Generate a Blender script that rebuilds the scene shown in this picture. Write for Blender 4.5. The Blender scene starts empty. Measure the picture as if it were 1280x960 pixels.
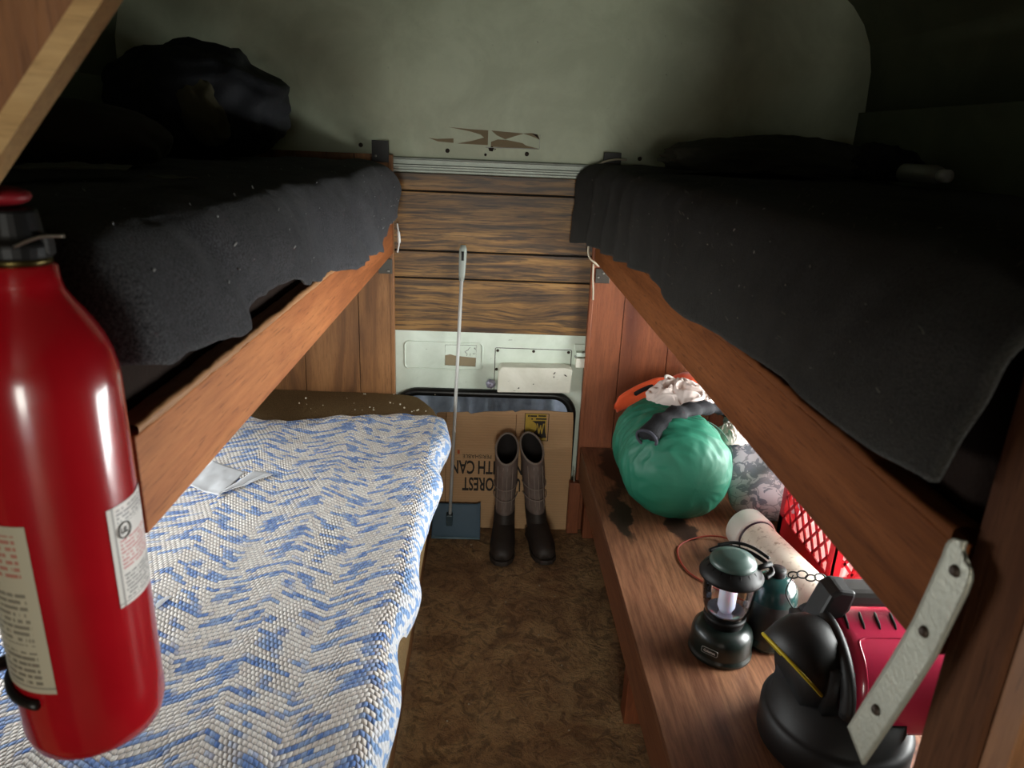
import bpy, bmesh, math, random
from mathutils import Vector, Matrix, noise, Euler
PI = math.pi
S = bpy.context.scene
C = bpy.context.collection

# ------------------------------------------------------------------ camera
cd = bpy.data.cameras.new('camera'); cam = bpy.data.objects.new('camera', cd); C.objects.link(cam)
cd.sensor_width = 36.0; cd.lens = 25.3125; cd.clip_start = 0.02
RX = Vector((0.99885306, -0.02551506, 0.04051589)); DN = Vector((0.03017134, -0.321642, -0.94638053)); FW = Vector((0.03717857, 0.94651751, -0.32050328))
m = Matrix.Identity(4)
for i in range(3):
    m[i][0] = RX[i]; m[i][1] = -DN[i]; m[i][2] = -FW[i]
m[0][3], m[1][3], m[2][3] = 0.0, 0.0, 1.30
cam.matrix_world = m
cd.dof.use_dof = True; cd.dof.focus_distance = 1.9; cd.dof.aperture_fstop = 9.0
S.camera = cam
# ------------------------------------------------------------------ light
S.view_settings.view_transform = 'Standard'; S.view_settings.look = 'None'
S.view_settings.gamma = 1.0; S.view_settings.use_curve_mapping = False
S.view_settings.exposure = 0.08
w = bpy.data.worlds.new('sky'); S.world = w; w.use_nodes = True
w.node_tree.nodes['Background'].inputs[0].default_value = (0.80, 0.88, 1.0, 1)
w.node_tree.nodes['Background'].inputs[1].default_value = 1.1
def area(name, loc, rot, sx, sy, watts, col):
    l = bpy.data.lights.new(name, 'AREA'); l.shape = 'RECTANGLE'; l.size = sx; l.size_y = sy
    l.energy = watts; l.color = col
    o = bpy.data.objects.new(name, l); C.objects.link(o); o.location = loc; o.rotation_euler = rot
    return o
# daylight entering by the window over the bench and the window over the lower bed; low aisle lamp added behind the viewer
area('daylight_bench_window', (1.17, 1.42, 0.64), (0, PI/2, 0), 0.50, 1.05, 55, (1.0, 0.985, 0.96))
area('daylight_bed_window', (-1.15, 1.30, 0.70), (0, -PI/2, 0), 0.30, 1.0, 15, (1.0, 0.985, 0.96))
area('added_aisle_light', (0.02, -2.62, 0.80), (PI/2, 0, 0), 0.56, 1.0, 34, (1.0, 1.0, 0.90))

# ------------------------------------------------------------------ helpers
def link(o, parent=None):
    C.objects.link(o)
    if parent: o.parent = parent
    return o
def root_of(o):
    while o.parent: o = o.parent
    return o
def thing(name, label, cat, loc=(0, 0, 0), group=None):
    o = bpy.data.objects.new(name, None); C.objects.link(o); o.location = loc
    o.empty_display_size = 0.05
    o['label'] = label; o['category'] = cat
    if group: o['group'] = group
    return o
def obj(name, bm, mt, parent=None, smooth=True, origin=None, bevel=0, label=None, subsurf=0, solid=0):
    """bm holds world coordinates"""
    me = bpy.data.meshes.new(name)
    if parent: org = Vector(root_of(parent).location)
    elif origin is not None: org = Vector(origin)
    else:
        xs = [v.co.x for v in bm.verts]; ys = [v.co.y for v in bm.verts]; zs = [v.co.z for v in bm.verts]
        org = Vector(((min(xs)+max(xs))/2, (min(ys)+max(ys))/2, min(zs)))
    bmesh.ops.translate(bm, verts=bm.verts, vec=-org)
    bmesh.ops.recalc_face_normals(bm, faces=bm.faces)
    bm.to_mesh(me); bm.free()
    for p in me.polygons: p.use_smooth = smooth
    for x in (mt if isinstance(mt, (list, tuple)) else [mt]): me.materials.append(x)
    o = bpy.data.objects.new(name, me); link(o, parent)
    if not parent: o.location = org
    if solid:
        s = o.modifiers.new('thick', 'SOLIDIFY'); s.thickness = solid; s.offset = 0
    if bevel:
        b = o.modifiers.new('bevel', 'BEVEL'); b.width = bevel; b.segments = 2; b.limit_method = 'ANGLE'; b.angle_limit = 0.6
        if smooth:
            for p in me.polygons: p.use_smooth = False
    if subsurf:
        s = o.modifiers.new('sub', 'SUBSURF'); s.levels = subsurf; s.render_levels = subsurf
    if label: o['label'] = label
    return o
def tag(o, label, cat, group=None, kind=None):
    o['label'] = label; o['category'] = cat
    if group: o['group'] = group
    if kind: o['kind'] = kind
    return o
def struct(o, label=None):
    o['kind'] = 'structure'
    if label: o['label'] = label
    return o
def NB(): return bmesh.new()
def box(bm, a, b, rot=None, piv=None, mi=0):
    x0, y0, z0 = a; x1, y1, z1 = b
    vs = [bm.verts.new((x, y, z)) for x in (x0, x1) for y in (y0, y1) for z in (z0, z1)]
    fs = [bm.faces.new([vs[i] for i in q]) for q in ((0,1,3,2),(4,6,7,5),(0,4,5,1),(2,3,7,6),(0,2,6,4),(1,5,7,3))]
    for f in fs: f.material_index = mi
    if rot is not None:
        c = Vector(piv) if piv else (Vector(a)+Vector(b))/2
        bmesh.ops.rotate(bm, verts=vs, cent=c, matrix=rot.to_matrix() if isinstance(rot, Euler) else rot)
    return bm
def bx(a, b, **k): return box(NB(), a, b, **k)
def tube(bm, pts, r, n=10, closed=False, flat=1.0, up=None, cap=True):
    pts = [Vector(p) for p in pts]; N = len(pts); rings = []
    prev = None
    for i, p in enumerate(pts):
        if closed: t = (pts[(i+1) % N]-pts[i-1]).normalized()
        else: t = (pts[min(i+1, N-1)]-pts[max(i-1, 0)]).normalized()
        if prev is None:
            a = Vector(up) if up else (Vector((0, 0, 1)) if abs(t.z) < 0.9 else Vector((1, 0, 0)))
        else: a = prev
        a = (a-t*a.dot(t)).normalized(); prev = a
        b = t.cross(a)
        rr = r[i] if isinstance(r, (list, tuple)) else r
        rings.append([bm.verts.new(p+(a*math.cos(2*PI*k/n)*rr*flat+b*math.sin(2*PI*k/n)*rr)) for k in range(n)])
    for i in range(N if closed else N-1):
        A = rings[i]; B = rings[(i+1) % N]
        for k in range(n):
            bm.faces.new((A[k], A[(k+1) % n], B[(k+1) % n], B[k]))
    if not closed and cap:
        bm.faces.new(list(reversed(rings[0]))); bm.faces.new(rings[-1])
    return bm
def bez(pts, n=8):
    """Catmull-Rom through points"""
    P = [Vector(p) for p in pts]; P = [P[0]*2-P[1]]+P+[P[-1]*2-P[-2]]; out = []
    for i in range(1, len(P)-2):
        for k in range(n):
            t = k/n; a, b, c, d = P[i-1], P[i], P[i+1], P[i+2]
            out.append(0.5*((2*b)+(c-a)*t+(2*a-5*b+4*c-d)*t*t+(3*b-a-3*c+d)*t**3))
    out.append(P[-2]); return out
def lathe(bm, prof, c=(0, 0, 0), n=40, mtx=None, mi=0):
    """prof: list of (r,z)"""
    c = Vector(c); rings = []; new = []
    for r, z in prof:
        if r < 1e-6:
            v = [bm.verts.new((0, 0, z))]
        else:
            v = [bm.verts.new((r*math.cos(2*PI*k/n), r*math.sin(2*PI*k/n), z)) for k in range(n)]
        rings.append(v); new += v
    for A, B in zip(rings, rings[1:]):
        if len(A) == 1 and len(B) == 1: continue
        for k in range(n):
            if len(A) == 1: f = bm.faces.new((A[0], B[(k+1) % n], B[k]))
            elif len(B) == 1: f = bm.faces.new((A[k], A[(k+1) % n], B[0]))
            else: f = bm.faces.new((A[k], A[(k+1) % n], B[(k+1) % n], B[k]))
            f.material_index = mi
    for v in new:
        v.co = (mtx @ v.co if mtx else v.co)+c
    return bm
def sheet(fn, nu, nv, closed_u=False):
    bm = NB(); uvl = bm.loops.layers.uv.new('UVMap')
    g = []; uvs = {}
    for j in range(nv+1):
        row = []
        for i in range(nu+1 if not closed_u else nu):
            u, v = i/nu, j/nv
            r = fn(u, v)
            co, uv = r if isinstance(r, tuple) and len(r) == 2 and not isinstance(r[0], (int, float)) else (r, (u, v))
            vt = bm.verts.new(co); uvs[vt] = uv; row.append(vt)
        g.append(row)
    for j in range(nv):
        for i in range(nu):
            a, b = i, (i+1) % len(g[j])
            f = bm.faces.new((g[j][a], g[j][b], g[j+1][b], g[j+1][a]))
            for l in f.loops: l[uvl].uv = uvs[l.vert]
    return bm
def prism(bm, poly, o, ax, ay, h):
    """poly of 2-D points laid at o + ax*x + ay*y, thickened by vector h"""
    o, ax, ay, h = Vector(o), Vector(ax), Vector(ay), Vector(h)
    A = [bm.verts.new(o+ax*p[0]+ay*p[1]) for p in poly]; B = [bm.verts.new(v.co+h) for v in A]
    bm.faces.new(A); bm.faces.new(list(reversed(B)))
    n = len(A)
    for i in range(n): bm.faces.new((A[i], B[i], B[(i+1) % n], A[(i+1) % n]))
    return bm
def rrect(x0, y0, x1, y1, r, n=6):
    out = []
    for cx, cy, a0 in ((x1-r, y1-r, 0), (x0+r, y1-r, PI/2), (x0+r, y0+r, PI), (x1-r, y0+r, 3*PI/2)):
        for k in range(n+1):
            a = a0+PI/2*k/n; out.append((cx+r*math.cos(a), cy+r*math.sin(a)))
    return out
def nz(x, y, z=0.0): return noise.noise(Vector((x, y, z)))
def fbm(p, o=4): return noise.fractal(Vector(p), 1.0, 2.0, o)
def lerp_tab(tab, x):
    if x <= tab[0][0]: return tab[0][1]
    for (a, b), (c, d) in zip(tab, tab[1:]):
        if x <= c:
            t = (x-a)/(c-a); t = t*t*(3-2*t); return b+(d-b)*t
    return tab[-1][1]
def crumple(c, rad, seed, amp=0.25, sub=5, fr=3.0, rot=None, floor=None, flatz=None):
    bm = NB(); bmesh.ops.create_icosphere(bm, subdivisions=sub, radius=1.0)
    R = rot.to_matrix() if rot else None
    for v in bm.verts:
        n = v.co.normalized()
        p = n*fr+Vector((seed*7.3, seed*3.1, seed))
        q = p+0.35*Vector((noise.noise(p*1.3), noise.noise(p*1.3+Vector((9, 9, 9))), noise.noise(p*1.3-Vector((7, 3, 1)))))
        d = (1-abs(noise.noise(q))*2)*0.6+(1-abs(noise.noise(q*2.3))*2)*0.3+noise.noise(q*0.6)*0.5
        co = n*(1+amp*(d-0.4))
        co = Vector((co.x*rad[0], co.y*rad[1], co.z*rad[2]))
        if R: co = R @ co
        co += Vector(c)
        if floor is not None and co.z < floor: co.z = floor+(co.z-floor)*0.02
        v.co = co
    return bm
def join_text(s, size, mt, parent, o, ax, ay, name='lettering', sx=1.0, depth=0.0004, align='CENTER', bold=0.0):
    cu = bpy.data.curves.new('txt', 'FONT'); cu.body = s; cu.size = size; cu.align_x = align; cu.extrude = depth; cu.offset = bold
    cu.resolution_u = 3
    to = bpy.data.objects.new('txt', cu); C.objects.link(to)
    me = bpy.data.meshes.new_from_object(to)
    bpy.data.objects.remove(to)
    o, ax, ay = Vector(o), Vector(ax).normalized(), Vector(ay).normalized(); az = ax.cross(ay)
    org = Vector(root_of(parent).location) if parent else Vector((0, 0, 0))
    for v in me.vertices:
        c = v.co.copy(); v.co = o+ax*c.x*sx+ay*c.y+az*c.z-org
    me.materials.clear(); me.materials.append(mt)
    t = bpy.data.objects.new(name, me); link(t, parent); return t

# ------------------------------------------------------------------ materials
class G:
    def __init__(s, name):
        s.m = bpy.data.materials.new(name); s.m.use_nodes = True; s.t = s.m.node_tree
        s.b = s.t.nodes['Principled BSDF']; s.x = -300
    def n(s, typ, ins=None, **k):
        nd = s.t.nodes.new(typ)
        for a, b in k.items(): setattr(nd, a, b)
        for a, b in (ins or {}).items():
            if isinstance(b, bpy.types.NodeSocket): s.t.links.new(b, nd.inputs[a])
            else: nd.inputs[a].default_value = b
        return nd
    def co(s, sc=(1, 1, 1), kind='Object', loc=(0, 0, 0), rot=(0, 0, 0)):
        tc = s.n('ShaderNodeTexCoord')
        return s.n('ShaderNodeMapping', {0: tc.outputs[kind], 'Scale': sc, 'Location': loc, 'Rotation': rot}).outputs[0]
    def noise(s, v, sc, det=4, dist=0.0, rough=0.55): return s.n('ShaderNodeTexNoise', {'Vector': v, 'Scale': sc, 'Detail': det, 'Distortion': dist, 'Roughness': rough}).outputs[0]
    def ramp(s, f, stops, interp='LINEAR'):
        r = s.n('ShaderNodeValToRGB', {0: f}); e = r.color_ramp.elements; r.color_ramp.interpolation = interp
        while len(e) < len(stops): e.new(0.5)
        for q, (p, c) in zip(e, stops):
            q.position = p; q.color = (c, c, c, 1) if isinstance(c, (int, float)) else (*c, 1)
        return r.outputs[0]
    def math(s, op, a, b=0.0, c=0.0):
        return s.n('ShaderNodeMath', {0: a, 1: b, 2: c}, operation=op).outputs[0]
    def mix(s, f, a, b, mode='MIX'):
        nd = s.n('ShaderNodeMix', data_type='RGBA', blend_type=mode)
        for i, v in ((0, f), (6, a), (7, b)):
            if isinstance(v, bpy.types.NodeSocket): s.t.links.new(v, nd.inputs[i])
            elif i == 0: nd.inputs[0].default_value = v
            else: nd.inputs[i].default_value = (*v, 1)
        return nd.outputs[2]
    def out(s, col=None, rough=None, bump=None, bs=0.3, bd=0.01, **k):
        def st(i, v):
            if isinstance(v, bpy.types.NodeSocket): s.t.links.new(v, s.b.inputs[i])
            elif isinstance(v, tuple) and len(v) == 3: s.b.inputs[i].default_value = (*v, 1)
            else: s.b.inputs[i].default_value = v
        if col is not None: st('Base Color', col)
        if rough is not None: st('Roughness', rough)
        for a, b in k.items(): st(a.replace('_', ' '), b)
        if bump is not None:
            bn = s.n('ShaderNodeBump', {'Strength': bs, 'Distance': bd, 'Height': bump}); s.t.links.new(bn.outputs[0], s.b.inputs['Normal'])
        return s.m
def L(h):
    h = h.lstrip('#'); v = [int(h[i:i+2], 16)/255 for i in (0, 2, 4)]
    return tuple(x/12.92 if x <= .04045 else ((x+.055)/1.055)**2.4 for x in v)
def plain(name, col, rough=0.5, var=0.12, sc=12, metallic=0.0, bump=0.0, **k):
    g = G(name); v = g.co(); nn = g.noise(v, sc, 5)
    c = g.mix(nn, tuple(x*(1-var) for x in col), tuple(min(1, x*(1+var)) for x in col))
    return g.out(c, rough, g.noise(v, sc*8, 3) if bump else None, bump, 0.004, Metallic=metallic, **k)
def wood(name, a, b, c, grain='Y', sc=1.0, rough=0.55, streak=0.5, loc=(0, 0, 0), gloss=0.4):
    """a mid, b light, c dark; grain names the long axis"""
    g = G(name); lo = {'X': (0.07, 1, 1), 'Y': (1, 0.07, 1), 'Z': (1, 1, 0.07)}[grain]
    v = g.co(lo, loc=loc)
    wob = g.noise(g.co(tuple(x*2.0 if x < 1 else x for x in lo), loc=loc), 5*sc, 2)
    vec = g.n('ShaderNodeVectorMath', {0: v, 1: g.n('ShaderNodeVectorMath', {0: wob, 1: (0.25, 0.25, 0.25)}, operation='MULTIPLY').outputs[0]}, operation='ADD').outputs[0]
    big = g.noise(vec, 9*sc, 4, 0.6)
    fine = g.noise(v, 130*sc, 4, 0.2, 0.7)
    pores = g.noise(v, 320*sc, 2)
    base = g.ramp(big, [(0.28, c), (0.45, a), (0.6, b), (0.72, a)])
    col = g.mix(g.ramp(fine, [(0.35, 0.75*streak), (0.6, 0.0)]), base, c)
    col = g.mix(g.ramp(pores, [(0.30, 0.45), (0.42, 0.0)]), col, tuple(x*0.45 for x in c))
    blot = g.noise(g.co(loc=(3, 1, 2)), 3.0, 3)
    col = g.mix(g.ramp(blot, [(0.35, 0.35), (0.6, 0.0)]), col, tuple(x*0.6 for x in a))
    return g.out(col, rough, fine, 0.25, 0.002, Specular_IOR_Level=gloss)
def wool(name, a, b, sc=1.0, lint=0.5, big=0.3, sheen=0.25):
    g = G(name); v = g.co()
    f = g.noise(v, 420*sc, 3, 0, 0.7); bgn = g.noise(v, 6, 4)
    col = g.mix(g.ramp(f, [(0.35, 0.0), (0.68, 1.0)]), a, b)
    col = g.mix(g.math('MULTIPLY', bgn, big), col, tuple(x*0.6 for x in a))
    vo = g.n('ShaderNodeTexVoronoi', {'Vector': v, 'Scale': 38.0, 'Randomness': 1.0})
    d = vo.outputs['Distance']; rnd = g.n('ShaderNodeSeparateColor', {0: vo.outputs['Color']}).outputs[0]
    m_ = g.math('MULTIPLY', g.math('LESS_THAN', g.math('ADD', d, g.math('MULTIPLY', f, 0.1)), 0.135), g.math('LESS_THAN', rnd, 0.10))
    col = g.mix(g.math('MULTIPLY', m_, lint), col, (0.30, 0.28, 0.25))
    return g.out(col, 0.95, g.math('ADD', f, bgn), 0.6, 0.004, Sheen_Weight=sheen, Sheen_Roughness=0.5, Specular_IOR_Level=0.1)

M = {}
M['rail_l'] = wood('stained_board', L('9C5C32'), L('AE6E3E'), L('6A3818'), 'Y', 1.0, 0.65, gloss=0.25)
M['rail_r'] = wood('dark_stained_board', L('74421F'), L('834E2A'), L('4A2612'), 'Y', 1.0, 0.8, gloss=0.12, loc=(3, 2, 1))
M['rail_edge'] = wood('raw_board_edge', L('A87A50'), L('BE9064'), L('6E4528'), 'Y', 1.6)
M['panel_l'] = wood('brown_plywood', L('8C5F38'), L('9E6E44'), L('5C3A20'), 'Z', 1.3, 0.5)
M['panel_r'] = wood('red_plywood', L('864A2C'), L('965634'), L('582A18'), 'Z', 1.3, 0.5, loc=(1, 4, 2))
M['bench'] = wood('bench_board', L('8C5C40'), L('A06E4E'), L('5E3824'), 'Y', 0.9, 0.5)
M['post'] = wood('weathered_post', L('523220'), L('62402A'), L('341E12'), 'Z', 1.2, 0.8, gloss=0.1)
M['post_l'] = wood('orange_post', L('8A5C38'), L('9C6C44'), L('5E3A22'), 'Z', 1.2)
M['ply_edge'] = wood('plywood_edge', L('C09A64'), L('CDAA76'), L('8E6A40'), 'X', 2.0)
# dark printed wood panelling, horizontal grain with knots
g = G('walnut_panelling')
v = g.co((0.055, 1, 1)); kn = g.n('ShaderNodeTexVoronoi', {'Vector': g.co((2.6, 1, 8.0), loc=(0.35, 0, 0.3)), 'Scale': 1.0}).outputs['Distance']
kf = g.ramp(kn, [(0.0, 1.0), (0.30, 0.25), (0.5, 0.0)])
wav = g.noise(g.co((0.35, 1, 1)), 5, 2)
sh = g.math('ADD', g.math('MULTIPLY', kf, 0.030), g.math('MULTIPLY', wav, 0.035))
wv = g.n('ShaderNodeVectorMath', {0: v, 1: g.n('ShaderNodeCombineXYZ', {0: 0.0, 1: 0.0, 2: sh}).outputs[0]}, operation='ADD').outputs[0]
b1 = g.noise(wv, 48, 5, 0.3, 0.65); b2 = g.noise(wv, 130, 4, 0.2, 0.65)
col = g.ramp(b1, [(0.32, L('2A1C12')), (0.44, L('5E4222')), (0.56, L('886230')), (0.70, L('A07844'))])
col = g.mix(g.ramp(b2, [(0.40, 0.8), (0.52, 0.0)]), col, L('2A1C12'))
col = g.mix(g.ramp(kn, [(0.015, 0.8), (0.08, 0.0)]), col, L('2A1C12'))
M['walnut'] = g.out(col, 0.45, b2, 0.1, 0.002)
# painted metals
def painted(name, col, dirt, amt=0.3, rough=0.4, loc=(0, 0, 0)):
    g = G(name); v = g.co(loc=loc); n1 = g.noise(v, 5, 6, 0.4, 0.65); n2 = g.noise(v, 60, 5, 0.2, 0.7)
    c = g.mix(g.ramp(n1, [(0.42, amt), (0.62, 0.0)]), col, dirt)
    c = g.mix(g.ramp(n2, [(0.27, 0.7), (0.33, 0.0)]), c, tuple(x*0.35 for x in dirt))
    return g.out(c, rough, n1, 0.05, 0.01)
M['green_paint'] = painted('pale_green_paint', L('CBD3B6'), L('AAB294'), 0.5, 0.45)
M['white_paint'] = painted('mint_white_paint', L('E0EADC'), L('B8C4B2'), 0.45, 0.35)
M['box_paint'] = painted('chipped_white_paint', L('F0EEE0'), L('C0BCA6'), 0.4, 0.5)
M['ceil_paint'] = painted('olive_ceiling_paint', L('6E765E'), L('545A46'), 0.5, 0.55)
M['alu'] = plain('dull_aluminium', L('9AA097'), 0.45, 0.25, 30, 0.6, 0.2)
M['steel'] = plain('galvanised_steel', L('A6A698'), 0.5, 0.15, 30, 0.5, 0.2)
M['blacksteel'] = plain('black_steel', L('1E1C1A'), 0.4, 0.3, 30, 0.3)
M['grey_steel'] = plain('grey_bracket_steel', L('4A4640'), 0.4, 0.3, 30, 0.5)
M['screw'] = plain('screw_metal', L('8C8880'), 0.35, 0.2, 60, 0.8)
M['dark_screw'] = plain('rusty_screw', L('3A2E24'), 0.6, 0.4, 200, 0.4)
M['seal'] = plain('black_rubber_seal', L('0C0C0C'), 0.35, 0.3, 20)
M['seam'] = plain('dark_seam', L('0E0A08'), 0.8)
M['rust'] = plain('rust_spot', L('2A1E16'), 0.9, 0.5, 200)
M['tan_paper'] = plain('torn_backing_paper', L('8E7F64'), 0.9, 0.1, 60)
M['white_plastic'] = plain('white_plastic', L('C8C8C4'), 0.4)
M['pvc'] = plain('white_pvc', L('E2DCD2'), 0.3, 0.04)
M['cord_white'] = plain('white_cord', L('C9BFA8'), 0.6)
M['cotton_white'] = plain('white_cotton', L('E8E2DA'), 0.9)
# grey glass
g = G('window_glass'); g.out((1, 1, 1), 0.02, Transmission_Weight=1.0, IOR=1.45); M['glass'] = g.m
# thin clear pane
g = G('clear_pane'); tr = g.n('ShaderNodeBsdfTransparent', {0: (0.95, 0.97, 0.97, 1)}); gl = g.n('ShaderNodeBsdfGlossy', {0: (1, 1, 1, 1), 'Roughness': 0.03})
fr = g.n('ShaderNodeFresnel', {0: 1.45}); ms = g.n('ShaderNodeMixShader', {0: fr.outputs[0], 1: tr.outputs[0], 2: gl.outputs[0]})
g.t.links.new(ms.outputs[0], g.t.nodes['Material Output'].inputs[0]); M['pane'] = g.m

# ------------------------------------------------------------------ the room
XW0, XW1, YB, YF = -1.07, 1.10, 2.29, -2.55
# floor with worn brown carpet
g = G('brown_shag_carpet'); v = g.co()
n1 = g.noise(v, 7, 6, 0.8, 0.65); n2 = g.noise(v, 90, 5, 0.5, 0.75); n3 = g.noise(v, 22, 5, 1.5, 0.6)
col = g.ramp(n1, [(0.30, L('947048')), (0.48, L('CCA272')), (0.60, L('E4BE88')), (0.75, L('B89060'))])
col = g.mix(g.ramp(n3, [(0.40, 0.6), (0.50, 0.0)]), col, L('6E5436'))
col = g.mix(g.ramp(n2, [(0.33, 0.40), (0.50, 0.0)]), col, L('564030'))
red = g.noise(g.co(loc=(5, 5, 5)), 4, 3)
col = g.mix(g.ramp(red, [(0.5, 0.0), (0.68, 0.4)]), col, L('8E5830'))
ht = g.math('ADD', n2, g.math('MULTIPLY', n3, 1.5))
M['carpet'] = g.out(col, 0.95, ht, 0.9, 0.02, Sheen_Weight=0.2, Specular_IOR_Level=0.1)
struct(obj('floor', bx((XW0-0.1, YF, -0.05), (XW1+0.1, YB+0.1, 0.0)), M['carpet'], smooth=False))
# a plate with a rounded hole in it, by a filled curve
def plate(outer, hole, o, ax, ay, az, depth):
    cu = bpy.data.curves.new('pl', 'CURVE'); cu.dimensions = '2D'; cu.fill_mode = 'BOTH'; cu.extrude = depth/2
    for poly in [outer]+list(hole):
        sp = cu.splines.new('POLY'); sp.points.add(len(poly)-1); sp.use_cyclic_u = True
        for p, (x, y) in zip(sp.points, poly): p.co = (x, y, 0, 1)
    t = bpy.data.objects.new('pl', cu); C.objects.link(t); me = bpy.data.meshes.new_from_object(t); bpy.data.objects.remove(t)
    bm = NB(); bm.from_mesh(me); o, ax, ay, az = map(Vector, (o, ax, ay, az))
    for vv in bm.verts: c = vv.co.copy(); vv.co = o+ax*c.x+ay*c.y+az*(c.z+depth/2)
    bmesh.ops.remove_doubles(bm, verts=bm.verts, dist=1e-5)
    return bm
# back wall: lower painted door with its window opening
rw = rrect(-0.30, 0.06, 0.305, 0.497, 0.075, 10)
lower = plate([(XW0, 0), (XW1, 0), (XW1, 0.72), (XW0, 0.72)], [rw], (0, YB, 0), (1, 0, 0), (0, 0, 1), (0, 1, 0), 0.03)
struct(obj('wall_back', lower, M['white_paint'], smooth=False))
struct(obj('wall_back', bx((XW0-0.05, YB, 1.18), (XW1+0.05, YB+0.03, 2.0)), M['green_paint'], smooth=False))
# walnut planks
bm = NB(); zs = [0.699, 0.875, 0.961, 1.142, 1.197]
for a, b in zip(zs, zs[1:]): box(bm, (-0.55, YB-0.012, a+0.0025), (0.60, YB-0.002, b-0.0025))
wp = struct(obj('wall_back', bm, M['walnut'], smooth=False, bevel=0.0015))
obj('backing_board', bx((-0.55, YB-0.003, 0.70), (0.60, YB+0.028, 1.195)), M['seam'], wp, smooth=False)
# horizontal aluminium trim
bm = NB()
box(bm, (XW0, YB-0.020, 1.197), (XW1, YB-0.004, 1.204)); box(bm, (XW0, YB-0.013, 1.204), (XW1, YB-0.002, 1.212))
box(bm, (XW0, YB-0.022, 1.2125), (XW1, YB-0.002, 1.2185)); box(bm, (XW0, YB-0.010, 1.2185), (XW1, YB, 1.236))
tube(bm, [(XW0, YB-0.012, 1.236), (XW1, YB-0.012, 1.236)], 0.004, 8)
tr_ = struct(obj('trim_1', bm, M['alu'], bevel=0.001))
# rivets and the torn label on the green metal
for i, (x, z) in enumerate(((-0.395, 1.268), (-0.135, 1.262), (0.105, 1.262), (-0.02, 1.255), (0.45, 1.262), (0.75, 1.262), (-0.65, 1.268))):
    r = 0.0065 if i != 3 else 0.004
    b_ = lathe(NB(), [(r, 0), (r, 0.002), (r*0.6, 0.0045), (0, 0.005)], (x, YB, z), 12, Matrix.Rotation(PI/2, 3, 'X'))
    obj('rivet', b_, M['dark_screw'] if i != 3 else M['rust'], bpy.data.objects['wall_back.001'])
WG = bpy.data.objects['wall_back.001']
def onwall(polys, name, mt, parent, y=YB-0.0012, t=0.0012, label=None):
    bm = NB()
    for p in polys: prism(bm, p, (0, y, 0), (1, 0, 0), (0, 0, 1), (0, t, 0))
    return obj(name, bm, mt, parent, smooth=False, label=label)
def pq(px, py):   # patch drawing to wall metres
    return (-0.193+(px-627)/448*0.336, 1.325-(py-150)/80*0.047)
tan = [[(705,142),(790,148),(866,150),(866,222),(742,220),(800,205),(850,186),(835,172),(790,158)],
       [(627,198),(660,202),(728,196),(728,218),(665,214)],
       [(878,150),(960,155),(1010,158),(975,172),(935,190),(900,172)],
       [(878,228),(878,205),(905,192),(940,192),(1005,205),(1020,216),(1068,228),(1066,233)],
       [(1005,158),(1040,154),(1065,160),(1074,186),(1060,178),(1035,168)]]
onwall([[pq(*p) for p in q] for q in tan], 'torn_label', M['tan_paper'], WG, label='torn brown remains of a paper label')
onwall([[pq(*p) for p in q] for q in [[(1040,156),(1062,160),(1074,184),(1058,170)], [(868,236),(884,226),(892,236),(886,252),(872,250)], [(894,236),(900,240),(893,246)]]], 'chip', M['rust'], WG, YB-0.002, 0.0008)
bm = NB(); tube(bm, [(-0.02, YB-0.001, 1.276), (0.14, YB-0.001, 1.278)], 0.0012, 6); tube(bm, [(0.142, YB-0.001, 1.278), (0.142, YB-0.001, 1.32)], 0.0008, 6)
obj('tape_edge', bm, M['white_plastic'], WG)
# embossed details on the lower metal door
WL = bpy.data.objects['wall_back']
def ridge(poly, r, name, mt, par, y=YB):
    bm = NB(); tube(bm, [(x, y, z) for x, z in poly], r, 6, closed=True); return obj(name, bm, mt, par)
ridge(rrect(-0.268, 0.570, -0.012, 0.662, 0.014), 0.0028, 'pressed_edge', M['white_paint'], WL)
ridge(rrect(0.030, 0.50, 0.283, 0.649, 0.004, 2), 0.0011, 'panel_seam', M['dark_screw'], WL)
onwall([[(-0.135, 0.585), (-0.035, 0.583), (-0.033, 0.612), (-0.100, 0.617), (-0.118, 0.622), (-0.135, 0.618)]], 'sticker', M['tan_paper'], WL)
ridge([(-0.136, 0.584), (-0.034, 0.582), (-0.032, 0.655), (-0.135, 0.654)], 0.0007, 'sticker_outline', M['dark_screw'], WL)
random.seed(4)
bm = NB()
for k in range(9):
    x = -0.07+random.random()*0.035; z = 0.622+random.random()*0.03
    tube(bm, [(x, YB-0.0005, z), (x+random.uniform(-.012, .012), YB-0.0005, z+random.uniform(-.01, .01))], 0.0006, 4)
obj('scratches', bm, M['rust'], WL)
for x, z in ((0.038, 0.640), (0.157, 0.641), (0.273, 0.641), (0.036, 0.575)):
    obj('screw', lathe(NB(), [(0.005, 0), (0.005, 0.001), (0.003, 0.003), (0, 0.0035)], (x, YB, z), 10, Matrix.Rotation(PI/2, 3, 'X')), M['dark_screw'], WL)
# rear window: seal, pane
wn = NB(); tube(wn, [(x, YB-0.004, z) for x, z in rrect(-0.293, 0.067, 0.298, 0.490, 0.07, 10)], 0.0145, 10, closed=True)
w1 = struct(obj('window_1', wn, M['seal']))
g = G('tinted_glass'); g.out(L('20222A'), 0.04, g.noise(g.co(), 6, 2), 0.15, 0.02, Specular_IOR_Level=0.8); 
M['tint'] = g.m
obj('window_pane', bx((-0.295, YB+0.008, 0.065), (0.30, YB+0.013, 0.492)), M['pane'], w1, smooth=False)
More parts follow.
